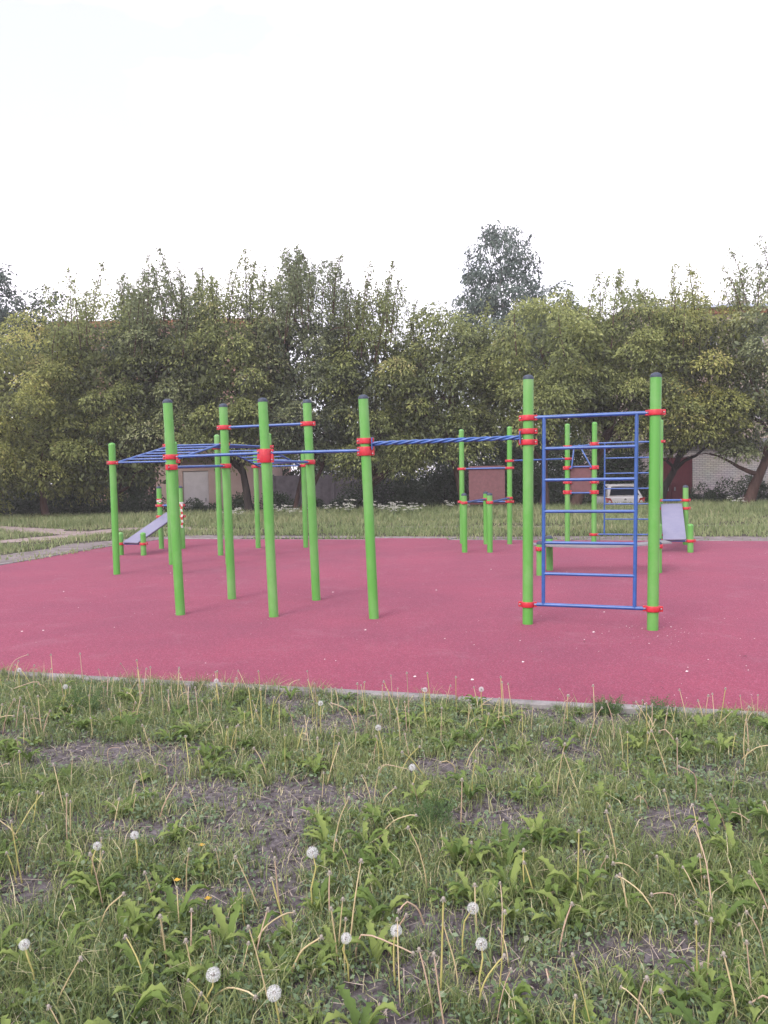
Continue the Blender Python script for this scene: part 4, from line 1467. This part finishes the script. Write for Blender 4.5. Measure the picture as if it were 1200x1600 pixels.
def meadow():
    rng = np.random.default_rng(55)
    # grass, in tufts
    tx, ty = meadow_points(rng, 22000)
    k = rng.uniform(0, 1, len(tx)) < cover(tx, ty)
    tx, ty = tx[k], ty[k]
    m_ = 11
    x = np.repeat(tx, m_) + rng.normal(0, .020, len(tx) * m_)
    y = np.repeat(ty, m_) + rng.normal(0, .020, len(tx) * m_)
    th = np.repeat(rng.uniform(.04, .125, len(tx)) * (.6 + .8 * fbm(tx * 1.3, ty * 1.3)), m_)
    n = len(x)
    ok = y < front_edge(x) - .06
    H = th * rng.uniform(.5, 1.3, n)
    V, F = blade_quads(rng, np.stack([x, y, gz(x, y) - .004], 1)[ok], H[ok], rng.uniform(.0022, .0052, n)[ok], rng.uniform(.15, 1.0, n)[ok])
    T = np.clip(.12 + .5 * fbm(x * 1.1 + 9, y * 1.1) + rng.normal(0, .17, n) + (rng.uniform(0, 1, n) < .10) * .6, 0, 1)[ok]
    o = np_mesh('meadow_grass', V, F, np.repeat(T, 6), [M['grass']])
    tag(o, 'short green meadow grass in tufts in front of the kerb', None, None, 'stuff')
    # small weeds: clover, plantain, chickweed leaves near the ground
    tx, ty = meadow_points(rng, 15000)
    k = rng.uniform(0, 1, len(tx)) < cover(tx, ty) ** .7
    tx, ty = tx[k], ty[k]
    m_ = 14
    n = len(tx) * m_
    x = np.repeat(tx, m_) + rng.normal(0, .03, n)
    y = np.repeat(ty, m_) + rng.normal(0, .03, n)
    z = gz(x, y) + np.abs(rng.normal(0, .022, n)) + .004
    D = rng.normal(size=(n, 3)) * np.array([1, 1, .45]) + np.array([0, 0, .25])
    Ls = rng.uniform(.010, .028, n)
    ok = y < front_edge(x) - .06
    V, F = leaf_quads(rng, np.stack([x, y, z], 1)[ok], D[ok], Ls[ok], (Ls * rng.uniform(.35, .75, n))[ok])
    T = np.clip(.2 + .5 * np.repeat(rng.uniform(0, 1, len(tx)), m_) + rng.normal(0, .15, n), 0, 1)[ok]
    o = np_mesh('meadow_weeds', V, F, np.repeat(T, 4), [M['weed']])
    tag(o, 'small weeds and clover leaves covering the meadow soil', None, None, 'stuff')
    # tufts leaning over the kerb
    n0 = 420
    x0 = rng.uniform(-4.5, 4.0, n0)
    x0 = x0[fbm(x0 * 1.3 + 90, x0 * 0 + 4) > .40]
    x = np.repeat(x0, 16) + rng.normal(0, .03, len(x0) * 16)
    y = front_edge(x) - .085 + rng.normal(0, .025, len(x))
    n = len(x)
    V, F = blade_quads(rng, np.stack([x, y, np.full(n, -.01)], 1), np.repeat(rng.uniform(.05, .16, len(x0)), 16) * rng.uniform(.5, 1.2, n), rng.uniform(.002, .005, n), rng.uniform(.2, 1.1, n))
    o = np_mesh('kerb_grass', V, F, np.repeat(np.clip(rng.normal(.5, .22, n), 0, 1), 6), [M['grass']])
    tag(o, 'grass tufts leaning over the pale front kerb', None, None, 'stuff')
    # long pale straws
    x, y = meadow_points(rng, 3200)
    n = len(x)
    a = rng.uniform(0, 6.28, n)
    ln = rng.uniform(.012, .06, n)
    d = np.stack([np.cos(a), np.sin(a), rng.normal(0, .18, n)], 1) * ln[:, None]
    e = np.stack([-np.sin(a), np.cos(a), np.zeros(n)], 1) * rng.uniform(.0012, .0022, n)[:, None]
    P = np.stack([x, y, gz(x, y) + rng.uniform(.006, .03, n)], 1)
    V = np.stack([P - d - e, P - d + e, P + d + e * .6, P + d - e * .6], 1).reshape(-1, 3)
    o = np_mesh('straw', V, np.arange(n * 4).reshape(n, 4), None, [M['twig']])
    tag(o, 'long dry straws lying criss-cross in the meadow', None, None, 'stuff')
    # crumbs of earth
    x, y = meadow_points(rng, 14000)
    n = len(x)
    r = rng.uniform(.003, .011, n) * (1 + (rng.uniform(0, 1, n) < .06))
    oc = np.array([(1, 0, 0), (0, 1, 0), (-1, 0, 0), (0, -1, 0), (0, 0, 1), (0, 0, -1)], float)
    V = (oc[None] * r[:, None, None] * rng.uniform(.6, 1.3, (n, 6, 1)) + np.stack([x, y, gz(x, y) + r * .3], 1)[:, None]).reshape(-1, 3)
    f = np.array([(0, 1, 4), (1, 2, 4), (2, 3, 4), (3, 0, 4), (1, 0, 5), (2, 1, 5), (3, 2, 5), (0, 3, 5)])
    o = np_mesh('soil_crumbs', V, (np.arange(n)[:, None, None] * 6 + f[None]).reshape(-1, 3), None, [M['soil']])
    tag(o, 'crumbs of dry grey earth on the bare patches', None, None, 'stuff')
    # sparse dry sprouts over the bare patches
    tx, ty = meadow_points(rng, 11000)
    m_ = 4
    x = np.repeat(tx, m_) + rng.normal(0, .02, len(tx) * m_)
    y = np.repeat(ty, m_) + rng.normal(0, .02, len(tx) * m_)
    n = len(x)
    V, F = blade_quads(rng, np.stack([x, y, gz(x, y) - .003], 1), rng.uniform(.015, .06, n), rng.uniform(.002, .004, n), rng.uniform(.3, 1.6, n))
    o = np_mesh('dry_sprouts', V, F, np.repeat(np.clip(rng.normal(.75, .22, n), 0, 1), 6), [M['grass']])
    tag(o, 'thin dry grass sprouts over the bare soil', None, None, 'stuff')
    # dry bits on the soil
    x, y = meadow_points(rng, 9000)
    n = len(x)
    a = rng.uniform(0, 6.28, n)
    s = rng.uniform(.003, .010, n)
    d = np.stack([np.cos(a), np.sin(a), rng.normal(0, .2, n)], 1) * s[:, None]
    e = np.stack([-np.sin(a), np.cos(a), rng.normal(0, .2, n)], 1) * (s * rng.uniform(.12, .5, n))[:, None]
    P = np.stack([x, y, gz(x, y) + .005], 1)
    V = np.stack([P - d, P + e, P + d, P - e], 1).reshape(-1, 3)
    o = np_mesh('dry_litter', V, np.arange(n * 4).reshape(n, 4), None, [M['twig']])
    tag(o, 'dry straw bits and chaff lying on the meadow soil', None, None, 'stuff')


meadow()


# --- dandelion leaves
def dleaf_mesh(rng, name, Lf=.135, Wd=.017):
    """one lobed blade, arching up and over; base at origin, growing along +y"""
    n = 11
    V, F = [], []
    for i in range(n + 1):
        t = i / n
        w = Wd * (.18 + .82 * math.sin(math.pi * min(1, t * .78 + .12)) ** .8) * (1.0 if i % 2 else .55) * rng.uniform(.85, 1.15)
        if i == n:
            w = .001
        zz = Lf * (.72 * t - .40 * t * t * t)
        yy = Lf * (.55 * t + .30 * t * t)
        xx = rng.normal() * .003
        V += [(xx - w, yy, zz + w * .25), (xx, yy, zz - .002), (xx + w, yy, zz + w * .25)]
    for i in range(n):
        a = i * 3
        F += [(a, a + 1, a + 4, a + 3), (a + 1, a + 2, a + 5, a + 4)]
    return np.array(V), np.array(F)


def dandelion_leaves():
    rng = np.random.default_rng(66)
    var = [dleaf_mesh(rng, 'leaf') for _ in range(6)]
    tx, ty = meadow_points(rng, 1350)
    k = rng.uniform(0, 1, len(tx)) < cover(tx, ty) * .9 + .03
    k &= ty < front_edge(tx) - .14
    tx, ty = tx[k], ty[k]
    order = np.argsort(ty)
    tx, ty = tx[order], ty[order]
    inview = np.abs(tx) < .48 * ty + .1
    near = []
    VV, FF, TT, b = [], [], [], 0
    for i in range(len(tx)):
        sc_ = rng.uniform(.5, 1.05)
        nl = rng.integers(6, 12)
        if inview[i] and ty[i] > 2.15 and len(near) < 110 and rng.uniform() < .8:
            near.append((tx[i], ty[i], sc_, nl))
            continue
        up = rng.uniform(.8, 2.0)
        tn = rng.uniform(.2, .8)
        for j in range(nl):
            V, F = var[rng.integers(0, 6)]
            a = rng.uniform(0, 6.28)
            s = sc_ * rng.uniform(.6, 1.15)
            c_, s_ = math.cos(a), math.sin(a)
            Q = V * s * np.array([1, 1, up])
            Q = np.stack([Q[:, 0] * c_ - Q[:, 1] * s_ + tx[i], Q[:, 0] * s_ + Q[:, 1] * c_ + ty[i], Q[:, 2] + float(gz(tx[i], ty[i]))], 1)
            VV.append(Q)
            FF.append(F + b)
            b += len(Q)
            TT.append(np.full(len(Q), np.clip(tn + rng.normal(0, .15), 0, 1)))
    o = np_mesh('dandelion_foliage', np.concatenate(VV), np.concatenate(FF), np.concatenate(TT), [M['dleaf']])
    tag(o, 'dandelion leaf rosettes crowding the meadow up to the kerb', None, None, 'stuff')
    metas = []
    for v in range(6):
        for tn in (.2, .5, .85):
            V, F = var[v]
            me_o = np_mesh('leaf', V, F, np.full(len(V), tn), [M['dleaf']])
            metas.append(me_o.data)
            bpy.data.objects.remove(me_o)
    for x, y, sc_, nl in near:
        r = empty('dandelion_plant', (x, y, float(gz(x, y))), 'leafy dandelion rosette growing among the near meadow weeds', 'plant', 'dandelion rosettes in the near meadow')
        for j in range(nl):
            o = bpy.data.objects.new('leaf', metas[rng.integers(0, len(metas))])
            COL.objects.link(o)
            o.parent = r
            s = sc_ * rng.uniform(.6, 1.15)
            o.scale = (s, s, s * rng.uniform(.9, 2.4))
            o.rotation_euler = (0, 0, rng.uniform(0, 6.28))


dandelion_leaves()


# --- dandelion stalks
def stalk_mesh(rng, kind, h):
    mb = MB()
    bend = {0: .16, 1: .55, 2: 1.2}[kind]
    a = rng.uniform(0, 6.28)
    pts = []
    n = 8
    x = y = z = 0.0
    ang = rng.uniform(-.1, .15) * (1 + kind)
    kink = rng.integers(2, 7)
    for i in range(n + 1):
        pts.append((x * math.cos(a), x * math.sin(a), z))
        st = h / n
        ang += bend / n * rng.uniform(-.4, 2.2) + (rng.uniform(.2, .9) * (kind == 2) * (i == kink))
        x += math.sin(ang) * st
        z += math.cos(ang) * st
        z = max(z, .006)
    r0 = rng.uniform(.0017, .0027)
    mb.path(pts, list(np.linspace(r0 * 1.15, r0 * .85, n + 1)), 5)
    return mb, Vector(pts[-1])


def finish(mb, name, mats):
    me = bpy.data.meshes.new(name)
    me.from_pydata([tuple(p) for p in mb.v], [], mb.f)
    me.polygons.foreach_set('material_index', mb.m)
    me.polygons.foreach_set('use_smooth', mb.s)
    for m in mats:
        me.materials.append(m)
    me.update()
    return me


def stalks():
    rng = np.random.default_rng(88)
    kinds = [
        (0, 'bare upright dandelion stalk standing in the meadow', 'upright bare dandelion stalks', 12, 165, (.10, .27)),
        (1, 'bare leaning dandelion stalk rising from the meadow weeds', 'leaning bare dandelion stalks', 12, 140, (.12, .28)),
        (2, 'dry kinked dandelion stalk bent over the meadow weeds', 'bent dry dandelion stalks', 12, 62, (.12, .27))]
    for kind, lab, grp, nv, cnt, hr in kinds:
        protos = []
        for v in range(nv):
            mb, tip = stalk_mesh(rng, kind, rng.uniform(*hr))
            mb.mat(1)
            mb.lathe(tip, [(.001, -.004), (.0042, -.001), (.0048, .003), (.0030, .006), (.0005, .007)], 8)
            for q in range(6):
                aa = q * 1.05
                e = Vector((math.cos(aa), math.sin(aa), -.6)) * .008
                mb.tube(tip, tip + e, .0012, 4)
            sm = [M['stalk'], M['stalk_g'], M['stalk'], M['stalk_b']][v % 4] if kind < 2 else [M['stalk_b'], M['stalk']][v % 2]
            protos.append(finish(mb, 'dandelion_stalk', [sm, M['bud']]))
        c = 0
        while c < cnt:
            y = rng.uniform(2.15, 6.3) if rng.uniform() < .62 else rng.uniform(4.0, 6.4)
            x = rng.uniform(-1, 1) * (.49 * y + .08)
            if y > front_edge(x) - .12 or (cover(np.array([x]), np.array([y]))[0] < .12 and rng.uniform() < .7):
                continue
            if fbm(np.array([x * 1.6 + 70]), np.array([y * 1.6]))[0] < rng.uniform(.2, .55):
                continue
            o = bpy.data.objects.new('dandelion_stalk', protos[c % nv])
            COL.objects.link(o)
            o.location = (x, y, float(gz(x, y)) - .004)
            s = rng.uniform(.75, 1.25)
            o.scale = (s, s, s)
            o.rotation_euler = (rng.normal() * .10, rng.normal() * .10, rng.uniform(0, 6.28))
            tag(o, lab, 'dandelion stalk', grp)
            c += 1


stalks()


# --- dandelion clocks
def clock_head(rng, R):
    mb = MB()
    mb.lathe((0, 0, 0), [(.0005, -.007), (.006, -.003), (.0065, .002), (.0005, .006)], 8)
    mb.mat(1)
    N = 105
    for i in range(N):
        zz = 1 - 2 * (i + .5) / N
        th = i * 2.39996
        r = math.sqrt(1 - zz * zz)
        d = Vector((r * math.cos(th), r * math.sin(th), zz))
        d = (d + Vector(rng.normal(size=3)) * .05).normalized()
        c = d * R * rng.uniform(.80, .95)
        ref = Vector((0, 0, 1)) if abs(d.z) < .9 else Vector((1, 0, 0))
        s = d.cross(ref).normalized()
        w = d.cross(s)
        for q in range(4):
            a = q * math.pi / 4 + rng.uniform(0, .4)
            e = (s * math.cos(a) + w * math.sin(a)) * R * .22
            f = (s * math.sin(a) - w * math.cos(a)) * R * .018
            mb.add([c - e + d * R * .1 - f, c - e + d * R * .1 + f, c + f * .5, c - f * .5], [(0, 1, 2, 3)], False)
            mb.add([c + e + d * R * .1 - f, c + e + d * R * .1 + f, c + f * .5, c - f * .5], [(0, 1, 2, 3)], False)
        f = s * R * .012
        mb.add([d * .006 - f, d * .006 + f, c + f, c - f], [(0, 1, 2, 3)], False)
    return finish(mb, 'seed_head', [M['seed'], M['pappus']])


def clocks():
    rng = np.random.default_rng(44)
    heads = [clock_head(rng, .0185), clock_head(rng, .021), clock_head(rng, .0165)]
    C = CLOCKS
    for x, y, z, k, lab in C:
        g = float(gz(x, y))
        lean = Vector((rng.normal() * .02, rng.normal() * .02, 0))
        r = empty('dandelion_clock', (x - lean.x, y - lean.y, g), lab, 'dandelion', 'dandelion clocks in the meadow')
        h = z - g
        pts = [(0, 0, -.005), (lean.x * .2 + rng.normal() * .006, lean.y * .2, h * .4), (lean.x * .6 + rng.normal() * .006, lean.y * .6, h * .75), (lean.x, lean.y, h)]
        mb = MB().path(pts, [.0032, .003, .0028, .0024], 6)
        mb.build('stem', M['stalk_g'], r, origin=(0, 0, 0))
        o = bpy.data.objects.new('seed_head', heads[k % 3])
        COL.objects.link(o)
        o.parent = r
        o.location = (lean.x, lean.y, h)
        o.rotation_euler = (rng.uniform(0, 1), rng.uniform(0, 1), rng.uniform(0, 6))


CLOCKS = [
    (-0.289, 2.892, 0.200, 1, 'round white dandelion clock at mid meadow, just left of the centre line'),
    (0.260, 2.513, 0.190, 0, 'upper of two white dandelion clocks close together right of centre'),
    (0.271, 2.383, 0.150, 0, 'lower of two white dandelion clocks close together right of centre'),
    (0.012, 2.430, 0.170, 0, 'white dandelion clock low in the middle, left of the close pair'),
    (-0.055, 4.316, 0.200, 2, 'white dandelion clock in the middle of the meadow near the kerb'),
    (0.112, 3.827, 0.160, 2, 'white dandelion clock a little below the middle one near the kerb'),
    (-0.529, 2.290, 0.130, 1, 'greyish dandelion clock low at the left near the bottom edge'),
    (-0.336, 2.185, 0.140, 1, 'large fluffy dandelion clock right at the bottom edge, left of centre'),
    (0.238, 5.050, 0.200, 2, 'white dandelion clock standing at the kerb, middle of the frame'),
    (0.587, 4.966, 0.220, 2, 'white dandelion clock standing against the red rubber right of the middle'),
    (-2.681, 5.794, 0.200, 2, 'white dandelion clock against the red rubber at the left frame edge'),
    (-2.182, 5.379, 0.180, 2, 'white dandelion clock at the left, a step in from the frame edge'),
    (-0.407, 4.799, 0.200, 2, 'white dandelion clock near the kerb left of the middle'),
    (-1.157, 5.374, 0.200, 2, 'white dandelion clock at the kerb left of the green double posts'),
    (-1.026, 3.152, 0.160, 2, 'small dandelion clock at mid meadow on the left side'),
    (-1.152, 3.085, 0.150, 2, 'pale dandelion clock far left at mid meadow height'),
    (-1.153, 2.444, 0.140, 2, 'ragged pale dandelion clock at the lower left frame edge'),
    (-0.143, 2.411, 0.160, 2, 'half-blown small dandelion clock low, left of the middle'),
]
clocks()


# --- a few yellow flowers, yarrow clump, twigs
def yellow_flowers():
    mb = MB()
    mb.path([(0, 0, 0), (.005, 0, .05)], .0018, 5)
    mb.mat(1)
    for k in range(16):
        a = k * 2.4
        rr = .010 if k % 2 else .013
        d = Vector((math.cos(a), math.sin(a), .35))
        s = Vector((-math.sin(a), math.cos(a), 0)) * .003
        o = Vector((.005, 0, .05))
        mb.add([o - s * .5, o + s * .5, o + d * rr + s, o + d * rr - s], [(0, 1, 2, 3)], False)
    me = finish(mb, 'yellow_flower', [M['stem'], M['yellow']])
    for x, y, lab in [(-.83, 3.02, 'small yellow flower nearest the left side of the meadow'), (-.68, 2.88, 'small yellow flower low among the left meadow weeds'), (-.79, 3.27, 'small yellow flower a step behind the other left ones')]:
        o = bpy.data.objects.new('yellow_flower', me)
        COL.objects.link(o)
        o.location = (x, y, float(gz(x, y)))
        tag(o, lab, 'wildflower', 'small yellow flowers in the meadow')


yellow_flowers()


def yarrow(x, y, R, H, seed, label):
    rng = np.random.default_rng(seed)
    n = 42
    P, D, Ls = [], [], []
    for i in range(n):
        a = rng.uniform(0, 6.28)
        rr = R * math.sqrt(rng.uniform(0, 1))
        b0 = np.array([math.cos(a) * rr * .4, math.sin(a) * rr * .4, 0])
        tip = np.array([math.cos(a) * rr, math.sin(a) * rr, H * rng.uniform(.5, 1.1)])
        m_ = 60
        s = rng.uniform(.15, 1, m_)
        P.append(b0 + (tip - b0) * s[:, None] + rng.normal(size=(m_, 3)) * .006)
        D.append(unit(tip - b0 + rng.normal(size=(m_, 3)) * .12))
        Ls.append(rng.uniform(.008, .022, m_))
    P, D, Ls = np.concatenate(P), np.concatenate(D), np.concatenate(Ls)
    V, F = leaf_quads(rng, P, D, Ls, Ls * .22)
    r = empty('yarrow_clump', (x, y, float(gz(x, y))), label, 'plant')
    np_mesh('foliage', V, F, np.repeat(np.clip(rng.normal(.5, .2, len(P)), 0, 1), 4), [M['yarrow']], r)


yarrow(.19, 3.50, .13, .13, 3, 'feathery blue-green yarrow clump in the middle of the meadow')
yarrow(-2.1, 5.4, .22, .16, 4, 'feathery dark green clump near the kerb at the left')
yarrow(1.70, 4.98, .16, .12, 5, 'feathery green clump overhanging the kerb at the right')
yarrow(1.42, 5.10, .12, .12, 6, 'smaller feathery clump at the kerb, left of the other')


def twigs():
    rng = np.random.default_rng(12)
    for x, y, ln, r, az, lab in [(.98, 2.46, .16, .011, .5, 'broken grey-brown stick on the bare soil at lower right'), (-.55, 2.42, .12, .006, 1.9, 'pale dry stalk end lying at lower left'),
                                 (-.27, 2.66, .22, .003, .25, 'long thin twig lying on the bare soil near the middle')]:
        d = Vector((math.cos(az), math.sin(az), 0))
        s = Vector((-d.y, d.x, 0))
        c = Vector((x, y, float(gz(x, y)) + r * .9))
        pts = [c + d * ln * (t - .5) + s * rng.normal() * ln * .03 + Vector((0, 0, abs(rng.normal()) * r * .6)) for t in (0, .2, .45, .7, 1)]
        tag(MB().path(pts, [r * .6, r, r * .9, r, r * .55], 8).build('stick', M['twig'], None, origin=tuple(c)), lab, 'stick')


twigs()


# ------------------------------------------------------------------ thin haze added to stand in for lens veil, paling trees and houses
hz = bpy.data.materials.new('veil_haze')
hz.use_nodes = True
hn = hz.node_tree
hn.nodes.clear()
ho = hn.nodes.new('ShaderNodeOutputMaterial')
hv = hn.nodes.new('ShaderNodeVolumePrincipled')
hv.inputs['Color'].default_value = (0.95, 0.93, 0.97, 1)
hv.inputs['Density'].default_value = 0.0011
hv.inputs['Anisotropy'].default_value = 0.0
hn.links.new(hv.outputs[0], ho.inputs['Volume'])
hb = MB()
hb.box((0, 70, 8.9), (262, 202, 21.2))
tag(hb.build('haze', hz), 'thin pale haze added as lens veil over the playground and the trees', None, None, 'stuff')
